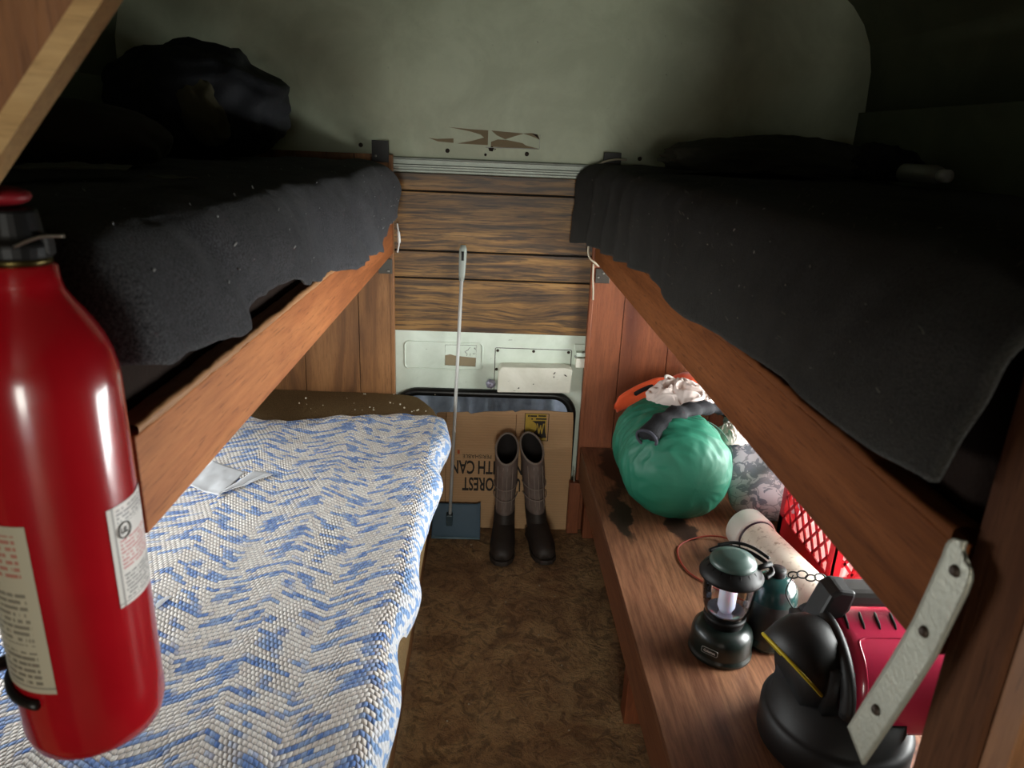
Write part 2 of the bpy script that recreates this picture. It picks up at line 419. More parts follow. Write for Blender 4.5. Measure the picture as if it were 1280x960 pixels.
# crumpled silver sheet hung outside the rear pane
def fn(u, v):
    x = -0.42+u*0.86; z = -0.02+v*0.60
    return (x, YB+0.26+0.03*math.sin(x*17+2.2*z)+0.02*math.sin(x*41+1)+0.012*nz(x*8, z*14), z)
g = G('silver_plastic'); v = g.co(); M['silver'] = g.out(g.ramp(g.noise(v, 9, 4), [(0.3, L('6E6C76')), (0.7, L('B4B2BC'))]), 0.25, g.noise(v, 14, 4), 0.5, 0.02, Metallic=0.15)
tag(obj('plastic_sheet', sheet(fn, 80, 30), M['silver'], solid=0.002), 'shiny grey plastic sheet seen through the back window', 'sheet')

# side walls with a window each, curved roof
def wall_side(x, az, y0, y1, z0, z1, name):
    hole = rrect(y0, z0, y1, z1, 0.05, 8)
    b = plate([(YF, 0), (YB+0.03, 0), (YB+0.03, 1.42), (YF, 1.42)], [hole], (x, 0, 0), (0, 1, 0), (0, 0, 1), az, 0.03)
    return struct(obj(name, b, M['ceil_paint'], smooth=False))
wall_side(XW1, (1, 0, 0), 0.90, 1.95, 0.40, 0.90, 'wall_right')
wall_side(XW0, (-1, 0, 0), 0.80, 1.80, 0.56, 0.90, 'wall_left')
for i, (x, y0, y1, z0, z1) in enumerate(((XW1, 0.90, 1.95, 0.40, 0.90), (XW0, 0.80, 1.80, 0.56, 0.90))):
    s = 1 if x > 0 else -1
    b = NB(); tube(b, [(x-s*0.002, yy, zz) for yy, zz in rrect(y0+.004, z0+.004, y1-.004, z1-.004, 0.05, 8)], 0.012, 8, closed=True)
    w_ = struct(obj('window_%d' % (i+2), b, M['seal']))
    xx = sorted((x+s*0.010, x+s*0.014)); obj('window_pane', bx((xx[0], y0, z0), (xx[1], y1, z1)), M['pane'], w_, smooth=False)
    b = NB(); box(b, (x-0.006, (y0+y1)/2-0.012, z0), (x+0.02, (y0+y1)/2+0.012, z1)); obj('window_divider', b, M['alu'], w_, bevel=0.002)
prof = []
for k in range(25):
    a = PI*k/24; cx = math.cos(a); sx = math.sin(a)
    x = (XW1+0.03-(XW0-0.03))/2*(abs(cx)**0.62)*(1 if cx >= 0 else -1)+(XW0+XW1)/2; z = 1.40+0.48*(sx**0.62)
    prof.append((x, z))
def fn(u, v):
    k = u*24; i = min(int(k), 23); t = k-i
    return (prof[i][0]*(1-t)+prof[i+1][0]*t, YF+v*(YB+0.03-YF), prof[i][1]*(1-t)+prof[i+1][1]*t)
struct(obj('ceiling', sheet(fn, 24, 4), M['ceil_paint'], solid=0.02))
# front wall behind the viewer with an open doorway
bm = NB()
box(bm, (XW0, YF-0.03, 0), (-0.36, YF, 1.9)); box(bm, (0.44, YF-0.03, 0), (XW1, YF, 1.9)); box(bm, (-0.36, YF-0.03, 1.40), (0.44, YF, 1.9))
struct(obj('wall_front', bm, M['green_paint'], smooth=False))
# unseen blocks added behind the viewer to keep the lamp's light in the aisle
for nm, xa, xb in (('wall_left_light_block', XW0+0.001, -0.36), ('wall_right_light_block', 0.44, XW1-0.001)):
    struct(obj(nm, bx((xa, YF+0.001, 0.0005), (xb, -0.30, 1.70)), M['post_l'], smooth=False, bevel=0.004))

# ------------------------------------------------------------------ end panels of the bunks
def end_panel(name, x0, x1, z1, seams, mt, label, edge):
    t = thing(name, label, 'panel', ((x0+x1)/2, 2.262, 0.0))
    xs = sorted([x0]+seams+[x1]); bm = NB()
    for a, b in zip(xs, xs[1:]): box(bm, (a+0.0012, 2.252, 0.0), (b-0.0012, 2.262, z1))
    obj('plank_face', bm, mt, t, smooth=False)
    obj('core', bx((x0+0.001, 2.260, 0.0), (x1-0.001, 2.272, z1-0.002)), M['seam'], t, smooth=False)
    xe = x1 if edge > 0 else x0
    obj('edge_strip', bx((xe-0.006, 2.250, 0.0), (xe+0.006, 2.275, z1)), mt, t, smooth=False, bevel=0.002)
    return t
end_panel('bunk_end_panel', -1.06, -0.302, 1.245, [-0.99, -0.785, -0.585, -0.409], M['panel_l'], 'brown grooved plywood panel closing the far end of the left bunks', 1)
end_panel('bunk_end_panel', 0.330, 1.09, 1.235, [0.437, 0.593, 0.76, 0.93], M['panel_r'], 'reddish brown grooved plywood panel behind the green bag', -1)
# small flat steel corner pieces
def bracket(name, x0, x1, z0, z1, mt, label, scr, y=2.2505):
    t = thing(name, label, 'bracket', ((x0+x1)/2, y, z0))
    bm = NB(); box(bm, (x0, y-0.003, z0), (x1, y, z1)); obj('plate', bm, mt, t, bevel=0.001)
    for x, z in scr:
        obj('screw', lathe(NB(), [(0.0042, 0), (0.0042, 0.001), (0.002, 0.0022), (0, 0.0022)], (x, y-0.003, z), 10, Matrix.Rotation(PI/2, 3, 'X')), M['screw'], t)
bracket('steel_bracket', -0.356, -0.306, 1.222, 1.284, M['blacksteel'], 'black square steel plate at the top of the left end panel', [(-0.345, 1.24)])
bracket('steel_bracket', 0.334, 0.386, 1.215, 1.277, M['blacksteel'], 'black square steel plate above the grey cable on right end panel', [(0.375, 1.23)])
bracket('corner_bracket', -0.342, -0.300, 0.890, 0.936, M['grey_steel'], 'small dark corner bracket under the left rail end', [(-0.312, 0.899), (-0.327, 0.925)], 2.2485)
bracket('corner_bracket', 0.337, 0.381, 0.884, 0.930, M['grey_steel'], 'small dark corner bracket under the right rail end', [(0.345, 0.902), (0.360, 0.915)], 2.2485)

# ------------------------------------------------------------------ upper bunks
def bunk(name, label, xr, side, y0, y1, rail_mt, xw, matt):
    """xr: aisle face of rail; side -1 left, +1 right"""
    t = thing(name, label, 'bunk', ((xr+xw)/2, (y0+y1)/2, 0.953))
    xa, xb = sorted((xr, xr+side*0.019))
    bm = NB(); N = 60
    def P(u, v):
        pass
    for z0_, z1_, nm, mt in ((0.953, 1.047, 'side_rail', rail_mt),):
        box(bm, (xa, y0, z0_), (xb, y1, z1_)); obj(nm, bm, mt, t, smooth=False, bevel=0.002)
    xc, xd = sorted((xr-side*0.0045, xr+side*0.021))
    def fn(u, v):
        y = y0+v*(y1-y0); a = u*2*PI; w_ = (xd-xc)/2+0.0012*nz(y*14, 3.3*side); h_ = 0.0055+0.0022*nz(y*20, 7.7*side)+0.0015*nz(y*60, 2)
        sq = lambda q: abs(q)**0.5*(1 if q > 0 else -1)
        return ((xc+xd)/2+sq(math.cos(a))*w_, y, 1.0535+sq(math.sin(a))*h_)
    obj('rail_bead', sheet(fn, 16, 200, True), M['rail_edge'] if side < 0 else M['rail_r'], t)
    xp, xq = sorted((xr+side*0.019, xw)); obj('deck', bx((xp, y0, 0.985), (xq, y1, 1.0)), M['deck'], t, smooth=False)
    return t
M['deck'] = wood('dark_deck_board', L('3A2A20'), L('46342A'), L('241812'), 'Y', 1)
M['vinyl'] = plain('dark_brown_vinyl', L('231914'), 0.85, 0.2, 20, 0, 0.3, Specular_IOR_Level=0.1)
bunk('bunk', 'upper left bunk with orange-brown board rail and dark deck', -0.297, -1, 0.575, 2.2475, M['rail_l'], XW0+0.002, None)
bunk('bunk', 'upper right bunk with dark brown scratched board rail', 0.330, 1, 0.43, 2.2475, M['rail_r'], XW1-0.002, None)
def mattress(x0, x1, y0, y1, z0, z1, label, r=0.03, mt=None):
    def fn(u, v):
        pass
    bm = bx((x0, y0, z0), (x1, y1, z1)); o = obj('mattress', bm, mt or M['vinyl'], smooth=True)
    o.modifiers.new('b', 'BEVEL').width = r; o.modifiers['b'].segments = 5
    for p in o.data.polygons: p.use_smooth = True
    tag(o, label, 'mattress'); return o
mattress(XW0+0.035, -0.322, 0.580, 2.240, 1.001, 1.185, 'dark brown mattress under the grey blanket of left upper bunk')
mattress(0.355, XW1-0.035, 0.44, 2.240, 1.001, 1.205, 'dark brown mattress under the black-grey blanket of right upper bunk')

# ---- blankets
M['wool_l'] = wool('grey_wool', L('222224'), L('545458'), 1.0, 0.6, 0.3, 0.12)
M['wool_r'] = wool('charcoal_wool', L('191815'), L('363430'), 1.0, 0.9, 0.3, 0.10)
def path_at(pts, s):
    """point at arclength fraction s in a polyline of 2-D points"""
    ds = [0]
    for a, b in zip(pts, pts[1:]): ds.append(ds[-1]+math.hypot(b[0]-a[0], b[1]-a[1]))
    T = s*ds[-1]
    for i in range(len(pts)-1):
        if T <= ds[i+1] or i == len(pts)-2:
            t = (T-ds[i])/max(1e-9, ds[i+1]-ds[i]); return (pts[i][0]*(1-t)+pts[i+1][0]*t, pts[i][1]*(1-t)+pts[i+1][1]*t), ds[-1]
hemL = [(0.54, 1.118), (0.64, 1.108), (0.76, 1.092), (0.87, 1.110), (0.97, 1.112), (1.05, 1.088), (1.2, 1.070), (1.45, 1.050), (1.80, 1.032), (1.92, 1.05), (1.98, 1.070), (2.10, 1.082), (2.21, 1.09)]
def blanket_l(u, v):
    y = 0.44+v*(2.215-0.44)
    ze = lerp_tab(hemL, y); zt = 1.222
    nr = min(1, max(0, (0.575-y)/0.07)); nr = nr*nr*(3-2*nr)
    xe = -0.268+0.010*math.sin(y*9)+0.012*nz(y*5, 1)-0.135*nr
    # rises over the near end
    e = max(0, (2.10-y) < 0 and (y-2.10)/0.115 or 0); xe -= 0.02*e*e; zt -= 0.012*e*e
    pts = [(XW0+0.04, zt+0.004), (xe-0.075, zt)]
    for k in range(1, 9):
        a = PI/2*k/8; pts.append((xe-0.075+0.075*math.sin(a), zt-0.075*(1-math.cos(a))))
    pts.append((xe+0.002, max(ze, 0.5)))
    if ze > zt-0.075: pts[-1] = (xe+0.002, zt-0.08)
    (x, z), Ln = path_at(pts, u)
    hang = min(1, max(0, (x-(xe-0.11))/0.09))
    d = 0.012*fbm((y*4+3, x*4, z*5))+0.0035*fbm((y*14, x*14, z*14))
    d += hang*(0.0085*math.sin(y*15+z*10+3*nz(y*3, 5))*min(1, (zt+0.01-z)/0.1)+0.0012*math.sin(y*61+8*nz(y*3, z*3)))
    # one deep diagonal crease towards the far end
    q = (y-1.55)-(1.09-z)*1.6
    d -= hang*0.028*math.exp(-(q/0.045)**2)*math.exp(-((z-1.11)/0.06)**2)
    d += hang*0.016*math.exp(-((q-0.11)/0.06)**2)
    d -= hang*0.014*math.exp(-(((y-0.83)+(z-1.1)*1.0)/0.04)**2)
    nx = 1.0 if hang > 0.7 else hang; nzv = 1-hang
    return ((x+d*nx, y+0.012*nz(z*9, 2.0, y), z+d*nzv+(0.006*nz(y*30, 4)*hang if u > 0.97 else 0)), (u, v))
tag(obj('wool_blanket', sheet(blanket_l, 150, 220), M['wool_l'], solid=0.006), 'grey wool blanket hanging over the edge of upper left bunk', 'blanket')
hemR = [(0.41, 1.09), (0.5, 1.082), (0.685, 1.080), (0.9, 1.064), (1.06, 1.058), (1.39, 1.056), (1.56, 1.052), (1.75, 1.035), (1.95, 1.025), (2.10, 1.024), (2.245, 1.008)]
def blanket_r(u, v):
    y = 0.415+v*(2.243-0.415)
    ze = lerp_tab(hemR, y); zt = 1.236+0.008*nz(y*2.5, 9)
    xe = 0.312+0.008*nz(y*4, 4)
    e = max(0, (y-1.95)/0.28); xe -= 0.045*e*e
    ee = max(0.0, (0.50-y)/0.085); zt -= 0.010*ee
    pts = [(XW1-0.04, zt-0.004), (xe+0.06, zt)]
    for k in range(1, 9):
        a = PI/2*k/8; pts.append((xe+0.06-0.06*math.sin(a), zt-0.06*(1-math.cos(a))))
    pts.append((xe-0.004-0.012*e, ze))
    (x, z), Ln = path_at(pts, u)
    hang = min(1, max(0, ((xe+0.10)-x)/0.09))
    d = 0.010*fbm((y*3+7, x*3, z*5))+0.003*fbm((y*14, x*14, z*14+4))
    far = min(1, max(0, (y-1.1)/0.5))
    d += hang*(0.0075*math.sin(y*34+3*nz(y*2, 5))*far+0.005*math.sin(y*13))
    nf = max(0.0, 1-v*7)
    y += nf*(0.034*min(1, max(0, (zt-z)/0.145))**1.6-0.008)
    return ((x-d*hang, y, z+d*(1-hang)), (u, v))
tag(obj('wool_blanket', sheet(blanket_r, 150, 240), M['wool_r'], solid=0.007), 'charcoal wool blanket with lint draped over the upper right bunk', 'blanket')

random.seed(21)
bm = NB()
for k in range(150):
    u = random.uniform(0.55, 0.97); v = random.uniform(0.03, 0.75); p = Vector(blanket_r(u, v)[0]); q_ = Vector(blanket_r(u, v+0.004)[0]); r_ = Vector(blanket_r(u+0.004, v)[0])
    n_ = (q_-p).cross(r_-p).normalized(); n_ = n_ if n_.x < 0 or n_.z > 0.5 else -n_
    p += n_*0.0045; d1 = (q_-p).normalized()*random.uniform(-1, 1)+(r_-p).normalized()*random.uniform(-1, 1); d1.normalize(); th_ = random.choice((0.00018, 0.00022, 0.00025, 0.0007)); l_ = random.uniform(0.0006, 0.0014) if th_ > 0.0005 else random.uniform(0.002, 0.007); l_ *= 0.5+0.5*min(1, p.y); sd = n_.cross(d1)*random.uniform(-0.8, 0.8)*l_
    tube(bm, bez([p-d1*l_, p+sd, p+d1*l_], 4), th_, 4)
tag(obj('lint', bm, plain('pale_lint', L('7A756A'), 0.9)), 'pale lint and hairs clinging to the right upper blanket', 'lint', kind='stuff')
bm = NB()
for k in range(110):
    u = random.uniform(0.5, 0.97); v = random.uniform(0.06, 0.95); p = Vector(blanket_l(u, v)[0]); q_ = Vector(blanket_l(u, v+0.004)[0]); r_ = Vector(blanket_l(u+0.004, v)[0])
    n_ = (q_-p).cross(r_-p).normalized(); n_ = n_ if n_.x > 0 or n_.z > 0.5 else -n_
    p += n_*0.004; d1 = (q_-p).normalized()*random.uniform(-1, 1)+(r_-p).normalized()*random.uniform(-1, 1); d1.normalize(); l_ = random.uniform(0.0008, 0.003)
    tube(bm, [p-d1*l_, p, p+d1*l_], random.choice((0.0004, 0.0006, 0.0010)), 4)
tag(obj('lint', bm, plain('grey_lint', L('9A9A9A'), 0.9)), 'small pale lint specks on the left upper blanket', 'lint', kind='stuff')

# ------------------------------------------------------------------ lower bed on the left
M['foam'] = wool('brown_bed_cover', L('604A30'), L('86704E'), 0.8, 0.25, 0.3, 0.0)
t = thing('bed_base', 'low wooden box base under the crocheted blanket', 'bed', (-0.6, 1.3, 0))
obj('side_board', bx((-0.195, 0.45, 0.0), (-0.175, 2.2475, 0.335)), M['panel_l'], t, smooth=False, bevel=0.002)
obj('base_deck', bx((XW0+0.002, 0.45, 0.315), (-0.196, 2.2475, 0.333)), M['deck'], t, smooth=False)
obj('end_board', bx((XW0+0.002, 0.45, 0.0), (-0.196, 0.47, 0.314)), M['panel_l'], t, smooth=False)
def mat_fn(u, v):
    # rounded box by superellipse cross-section swept along y
    y = 0.47+v*(2.243-0.47); a = u*2*PI
    e = max(0, (y-1.95)/0.293); rx = 0.5*(0.930-0.075*e**3); 
    cx = XW0+0.01+rx; cc, ss = math.cos(a), math.sin(a)
    x = cx+rx*abs(cc)**0.16*(1 if cc > 0 else -1); z = 0.418+0.080*abs(ss)**0.35*(1 if ss > 0 else -1)
    if ss > 0: z += 0.010*fbm((x*3, y*3, 0))-0.004*abs(math.sin(y*11+0.6*math.sin(x*5)))
    return (x, y, max(z, 0.336))
tag(obj('mattress', sheet(mat_fn, 120, 60, True), M['foam']), 'brown cloth-covered mattress on the lower left bed', 'mattress')
# crocheted blanket
g = G('crochet_yarn'); uv = g.n('ShaderNodeTexCoord').outputs['UV']
sp = g.n('ShaderNodeSeparateXYZ', {0: uv}); U, V = sp.outputs[0], sp.outputs[1]      # metres across / along
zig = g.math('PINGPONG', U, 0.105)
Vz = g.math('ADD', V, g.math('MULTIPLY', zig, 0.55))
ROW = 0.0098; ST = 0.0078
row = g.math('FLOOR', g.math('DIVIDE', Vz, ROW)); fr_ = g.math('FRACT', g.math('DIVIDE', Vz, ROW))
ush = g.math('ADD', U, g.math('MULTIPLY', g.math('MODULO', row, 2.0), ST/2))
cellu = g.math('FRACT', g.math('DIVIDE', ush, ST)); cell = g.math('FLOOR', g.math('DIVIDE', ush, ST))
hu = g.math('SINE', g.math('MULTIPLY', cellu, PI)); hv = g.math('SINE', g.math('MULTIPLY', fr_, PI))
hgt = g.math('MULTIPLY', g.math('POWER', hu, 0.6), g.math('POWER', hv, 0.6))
cv = g.n('ShaderNodeCombineXYZ', {0: g.math('MULTIPLY', cell, ST*14), 1: g.math('MULTIPLY', row, 0.40), 2: 0.0}).outputs[0]
pat = g.n('ShaderNodeTexNoise', {'Vector': cv, 'Scale': 1.35, 'Detail': 1.0, 'Roughness': 0.4}).outputs[0]
cl2 = g.n('ShaderNodeCombineXYZ', {0: cell, 1: row, 2: 0.0}).outputs[0]
rn = g.n('ShaderNodeTexWhiteNoise', {'Vector': cl2}, noise_dimensions='3D').outputs[0]
blue = g.ramp(pat, [(0.52, 0.0), (0.575, 1.0)])
c1 = g.mix(rn, L('E6DDD6'), L('FBF6F0')); c2 = g.mix(rn, L('6488CC'), L('A6BEE6'))
c3 = g.mix(blue, c1, c2)
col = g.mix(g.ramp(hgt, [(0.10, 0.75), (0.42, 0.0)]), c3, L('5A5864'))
# the plain edging of the blanket is white with blue blobs
edge = g.math('GREATER_THAN', U, 0.855)
pe = g.noise(g.n('ShaderNodeCombineXYZ', {0: g.math('MULTIPLY', U, 55.0), 1: g.math('MULTIPLY', V, 45.0), 2: 2.0}).outputs[0], 1.0, 1)
ce = g.mix(g.ramp(pe, [(0.50, 0.0), (0.54, 1.0)]), L('E4E6EC'), L('8FB0E0'))
col = g.mix(edge, col, ce)
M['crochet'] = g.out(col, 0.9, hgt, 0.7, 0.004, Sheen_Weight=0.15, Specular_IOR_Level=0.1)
def afghan(u, v):
    y0 = 0.48; s = u*1.06
    yb = 1.99+0.025*math.sin(s*9+0.5)+0.05*(max(0, s-0.45))
    y = y0+v*(yb-y0)
    xe = -0.104-0.026*(1-max(0, min(1, (y-1.1)/0.85)))+0.006*math.sin(y*17)+0.006*nz(y*4, 2)
    zt = 0.503; R_ = 0.035; x0 = -1.0
    zh = 0.362+0.016*abs(math.sin(y*11))+0.014*nz(y*6, 8)
    pts = [(x0, zt), (xe-R_, zt)]+[(xe-R_+R_*math.sin(PI/2*k/8), zt-R_*(1-math.cos(PI/2*k/8))) for k in range(1, 9)]+[(xe-0.006, 0.43), (xe-0.026, zh)]
    (x, z), Ln = path_at(pts, u)
    hang = min(1, max(0, (x-(xe-R_))/R_))
    d = 0.008*fbm((x*4, y*4, 2))+0.006*hang*math.sin(y*26+z*20)
    d += 0.0022*math.sin(min(s, 3)*60)*0.4
    if v > 0.985: d -= 0.003
    if z > zt-0.02: z += 0.006*fbm((x*3, y*3, 0))+0.002
    return ((x+d*hang, y+(0.006*math.sin(x*70) if v > 0.97 else 0), z+d*(1-hang)), (s*Ln/1.06*1.0, y))
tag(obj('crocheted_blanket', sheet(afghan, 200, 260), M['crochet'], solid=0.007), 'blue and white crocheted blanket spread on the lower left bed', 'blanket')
# tissues / papers on it
M['paper'] = plain('white_paper', L('D4D6DA'), 0.8, 0.04)
def flat_sheet(name, pts, z, mt, label, cat, lift=0.004, group=None, fold=0.002):
    a, b, c, d = [Vector((p[0], p[1], z)) for p in pts]
    def fn(u, v):
        p = (a*(1-u)+b*u)*(1-v)+(d*(1-u)+c*u)*v
        return (p.x, p.y, p.z+lift+fold*abs(math.sin(u*PI*1.5+0.3))+0.004*fbm((p.x*20, p.y*20, 1)))
    return tag(obj(name, sheet(fn, 24, 16), mt, solid=0.0012), label, cat, group)
flat_sheet('tissue', [(-0.70, 1.535), (-0.590, 1.470), (-0.575, 1.60), (-0.672, 1.655)], 0.508, M['paper'], 'white folded tissue in the middle of the crocheted blanket', 'tissue')
flat_sheet('tissue', [(-0.60, 1.475), (-0.575, 1.50), (-0.505, 1.590), (-0.555, 1.605)], 0.509, M['paper'], 'narrow white tissue strip beside the larger folded tissue', 'tissue')
flat_sheet('tissue', [(-0.735, 1.90), (-0.655, 1.925), (-0.665, 2.045), (-0.73, 2.03)], 0.512, M['paper'], 'crumpled white tissue at the far edge of crocheted blanket', 'tissue', fold=0.03)
flat_sheet('tissue', [(-0.60, 1.05), (-0.552, 1.058), (-0.538, 1.10), (-0.60, 1.13)], 0.508, M['paper'], 'white tissue partly hidden behind the red fire extinguisher', 'tissue')
# crumbs on the brown mattress and floor
bm = NB(); random.seed(9)
for k in range(26):
    x = random.uniform(-0.62, -0.16); y = random.uniform(2.06, 2.22)
    b = bmesh.ops.create_icosphere(bm, subdivisions=1, radius=random.uniform(0.0012, 0.0035), matrix=Matrix.Translation((x, y, 0.5035)))
tag(obj('crumbs', bm, M['cord_white']), 'pale crumbs scattered on the brown mattress', 'crumbs', kind='stuff')
bm = NB()
for k in range(40):
    x = random.uniform(-0.1, 0.30); y = random.uniform(0.9, 2.2)
    bmesh.ops.create_icosphere(bm, subdivisions=1, radius=random.uniform(0.001, 0.0028), matrix=Matrix.Translation((x, y, 0.002)))
tag(obj('crumbs', bm, M['cord_white']), 'pale crumbs scattered on the brown carpet', 'crumbs', kind='stuff')

# ------------------------------------------------------------------ bench on the right
t = thing('bench', 'long reddish wooden bench with a black stain along right wall', 'bench', (0.7, 1.3, 0))
g = G('stained_bench_top'); v = g.co((1, 0.07, 1)); wob = g.noise(g.co((1, 0.14, 1)), 5, 2)
vec = g.n('ShaderNodeVectorMath', {0: v, 1: g.n('ShaderNodeVectorMath', {0: wob, 1: (0.3, 0.3, 0.3)}, operation='MULTIPLY').outputs[0]}, operation='ADD').outputs[0]
big = g.noise(vec, 8, 4, 0.6); fine = g.noise(v, 120, 4, 0.2, 0.7)
col = g.ramp(big, [(0.28, L('5E3A28')), (0.45, L('8E6046')), (0.6, L('A47454')), (0.72, L('8E6046'))])
col = g.mix(g.ramp(fine, [(0.38, 0.6), (0.6, 0.0)]), col, L('52301F'))
# spilt black stain lying at the far end of the top (object space, origin 0.7,1.3)
vo = g.co(); vd = g.n('ShaderNodeVectorMath', {0: vo, 1: g.n('ShaderNodeVectorMath', {0: g.n('ShaderNodeTexNoise', {'Vector': vo, 'Scale': 14.0, 'Detail': 4.0}).outputs['Color'], 1: (0.09, 0.09, 0.0)}, operation='MULTIPLY').outputs[0]}, operation='ADD').outputs[0]
def blob(cx, cy, rx, ry):
    mp = g.n('ShaderNodeMapping', {0: vd, 'Location': (-(cx-0.7+0.045)/rx, -(cy-1.3+0.045)/ry, 0), 'Scale': (1/rx, 1/ry, 0)}).outputs[0]
    return g.n('ShaderNodeVectorMath', {0: mp}, operation='LENGTH').outputs['Value']
dd = g.math('MINIMUM', g.math('MINIMUM', blob(0.425, 2.08, 0.052, 0.19), blob(0.395, 1.80, 0.032, 0.17)), g.math('MINIMUM', blob(0.55, 1.72, 0.035, 0.08), blob(0.60, 2.15, 0.2, 0.12)))
st = g.ramp(dd, [(0.78, 0.88), (1.05, 0.0)])
col = g.mix(st, col, L('1E1814'))
M['bench_top'] = g.out(col, 0.45, fine, 0.2, 0.002)
obj('bench_top', bx((0.330, 0.43, 0.300), (XW1-0.002, 2.2475, 0.3195)), M['bench_top'], t, smooth=False, bevel=0.002)
obj('front_board', bx((0.331, 0.43, 0.20), (0.350, 2.2475, 0.2995)), M['bench'], t, smooth=False, bevel=0.002)
for y in (0.47, 1.35, 2.19): obj('leg', bx((0.352, y, 0.0), (0.40, y+0.045, 0.2995)), M['panel_r'], t, smooth=False, bevel=0.002)
obj('back_board', bx((0.90, 0.43, 0.0), (0.915, 2.2475, 0.2995)), M['panel_r'], t, smooth=False)
# ------------------------------------------------------------------ near posts, left and right
t = thing('corner_post', 'thick brown wooden post beside the end of right upper bunk', 'post', (0.365, 0.40, 0))
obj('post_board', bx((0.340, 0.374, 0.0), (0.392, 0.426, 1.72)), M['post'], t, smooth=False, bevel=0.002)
obj('facing_board', bx((0.344, 0.352, 0.0), (0.50, 0.3735, 1.72)), M['post_l'], t, smooth=False, bevel=0.001)
t = thing('corner_post', 'wooden post behind the red fire extinguisher', 'post', (-0.48, 0.38, 0))
obj('post_board', bx((-0.53, 0.33, 0.0), (-0.44, 0.425, 1.72)), M['post_l'], t, smooth=False, bevel=0.002)
# slanting plywood brace at upper left
t = thing('wooden_brace', 'slanting plywood brace with a pale cut edge above the extinguisher', 'brace', (-0.39, 0.46, 1.2))
rot = Matrix.Rotation(-math.radians(53), 3, 'Y')
def brace(u0, u1, w0, w1, y0, y1):
    o = Vector((-0.3065, 0, 1.2575)); du = Vector((math.cos(math.radians(50)), 0, math.sin(math.radians(50)))); dw = Vector((-du.z, 0, du.x))
    bm = NB(); vs = [bm.verts.new(o+du*a+dw*b+Vector((0, y, 0))) for a in (u0, u1) for y in (y0, y1) for b in (w0, w1)]
    for q in ((0,1,3,2),(4,6,7,5),(0,4,5,1),(2,3,7,6),(0,2,6,4),(1,5,7,3)): bm.faces.new([vs[i] for i in q])
    return bm
obj('board', brace(-0.14, 0.48, 0.012, 0.11, 0.452, 0.468), M['post_l'], t, smooth=False)
obj('cut_edge', brace(-0.14, 0.48, 0.0, 0.0118, 0.450, 0.4685), M['ply_edge'], t, smooth=False, label='pale cut plywood edge')

# steel strap bolted to the right rail
t = thing('steel_strap', 'galvanised steel strap screwed to the near end of right rail', 'bracket', (0.3275, 0.43, 0.95))
def strap(u, v):
    pts = [(0.4165, 1.052), (0.4185, 1.03), (0.430, 0.970), (0.4415, 0.925), (0.454, 0.88), (0.468, 0.83)]
    (y, z), _ = path_at(pts, v)
    w_ = 0.0150
    tt = min(v/0.06, 1); w_ *= math.sqrt(max(0.0, 1-(1-tt)**2)) if tt < 1 else 1
    yy = y+(u-0.5)*2*w_
    x = 0.3262-0.004*max(0, (0.965-z)/0.1)
    return (x, yy, z+(u-0.5)*0.010)
obj('strap_plate', sheet(strap, 8, 60), M['steel'], t, solid=0.003)
for y, z in ((0.4165, 1.034), (0.4300, 0.974), (0.4545, 0.88)):
    obj('screw', lathe(NB(), [(0.0045, 0), (0.0045, 0.001), (0.003, 0.003), (0, 0.003)], (0.3245 if z > .95 else 0.321, y, z), 10, Matrix.Rotation(-PI/2, 3, 'Y')), M['dark_screw'], t)

# ------------------------------------------------------------------ fire extinguisher
EX, EY, ER = -0.3175, 0.495, 0.052
g = G('red_enamel'); v = g.co(); M['red'] = g.out(g.mix(g.noise(v, 20, 3), L('8E0A14'), L('A8101C')), 0.22, g.noise(v, 60, 2), 0.02, 0.002, Coat_Weight=0.5, Coat_Roughness=0.1)
M['black_plastic'] = plain('black_plastic', L('0C0C0C'), 0.5, 0.2, Specular_IOR_Level=0.3)
M['red_plastic'] = plain('red_plastic', L('80101C'), 0.5)
M['brass'] = plain('brass_collar', L('4E4424'), 0.35, 0.1, 20, 0.9)
t = thing('fire_extinguisher', 'large red fire extinguisher with paper labels hanging at near left', 'extinguisher', (EX, EY, 0.82))
body = [(0, 0.822), (0.042, 0.822), (0.049, 0.828), (ER, 0.84)]+[(ER, 0.84+(1.122-0.84)*k/10) for k in range(1, 11)]
body += [(0.0512, 1.132), (0.0488, 1.144), (0.0450, 1.155), (0.040, 1.165), (0.0345, 1.174), (0.0290, 1.182), (0.0250, 1.189), (0.0235, 1.195), (0.0228, 1.206), (0.018, 1.209), (0, 1.209)]
obj('cylinder', lathe(NB(), body, (EX, EY, 0), 64), M['red'], t)
obj('collar', lathe(NB(), [(0.0, 1.208), (0.0205, 1.208), (0.0205, 1.213), (0, 1.213)], (EX, EY, 0), 32), M['brass'], t)
vb = lathe(NB(), [(0, 1.212), (0.022, 1.212), (0.0225, 1.222), (0.018, 1.226), (0.016, 1.244), (0, 1.246)], (EX, EY, 0), 28)
box(vb, (EX-0.035, EY-0.012, 1.214), (EX+0.012, EY+0.012, 1.243)); box(vb, (EX+0.012, EY-0.004, 1.214), (EX+0.024, EY+0.006, 1.228))
obj('valve_body', vb, M['black_plastic'], t, bevel=0.002)
lv = NB()
tube(lv, bez([(EX-0.008, EY-0.012, 1.236), (EX-0.016, EY-0.04, 1.243), (EX-0.018, EY-0.085, 1.237)]), [0.009]*17, 10, flat=0.5)
obj('lever', lv, M['black_plastic'], t); lv = NB()
tube(lv, bez([(EX-0.01, EY-0.016, 1.215), (EX-0.022, EY-0.045, 1.212), (EX-0.03, EY-0.08, 1.195)]), [0.008]*17, 10, flat=0.5)
obj('carry_handle', lv, M['black_plastic'], t)
cap_ = NB(); bmesh.ops.create_uvsphere(cap_, u_segments=24, v_segments=12, radius=1.0)
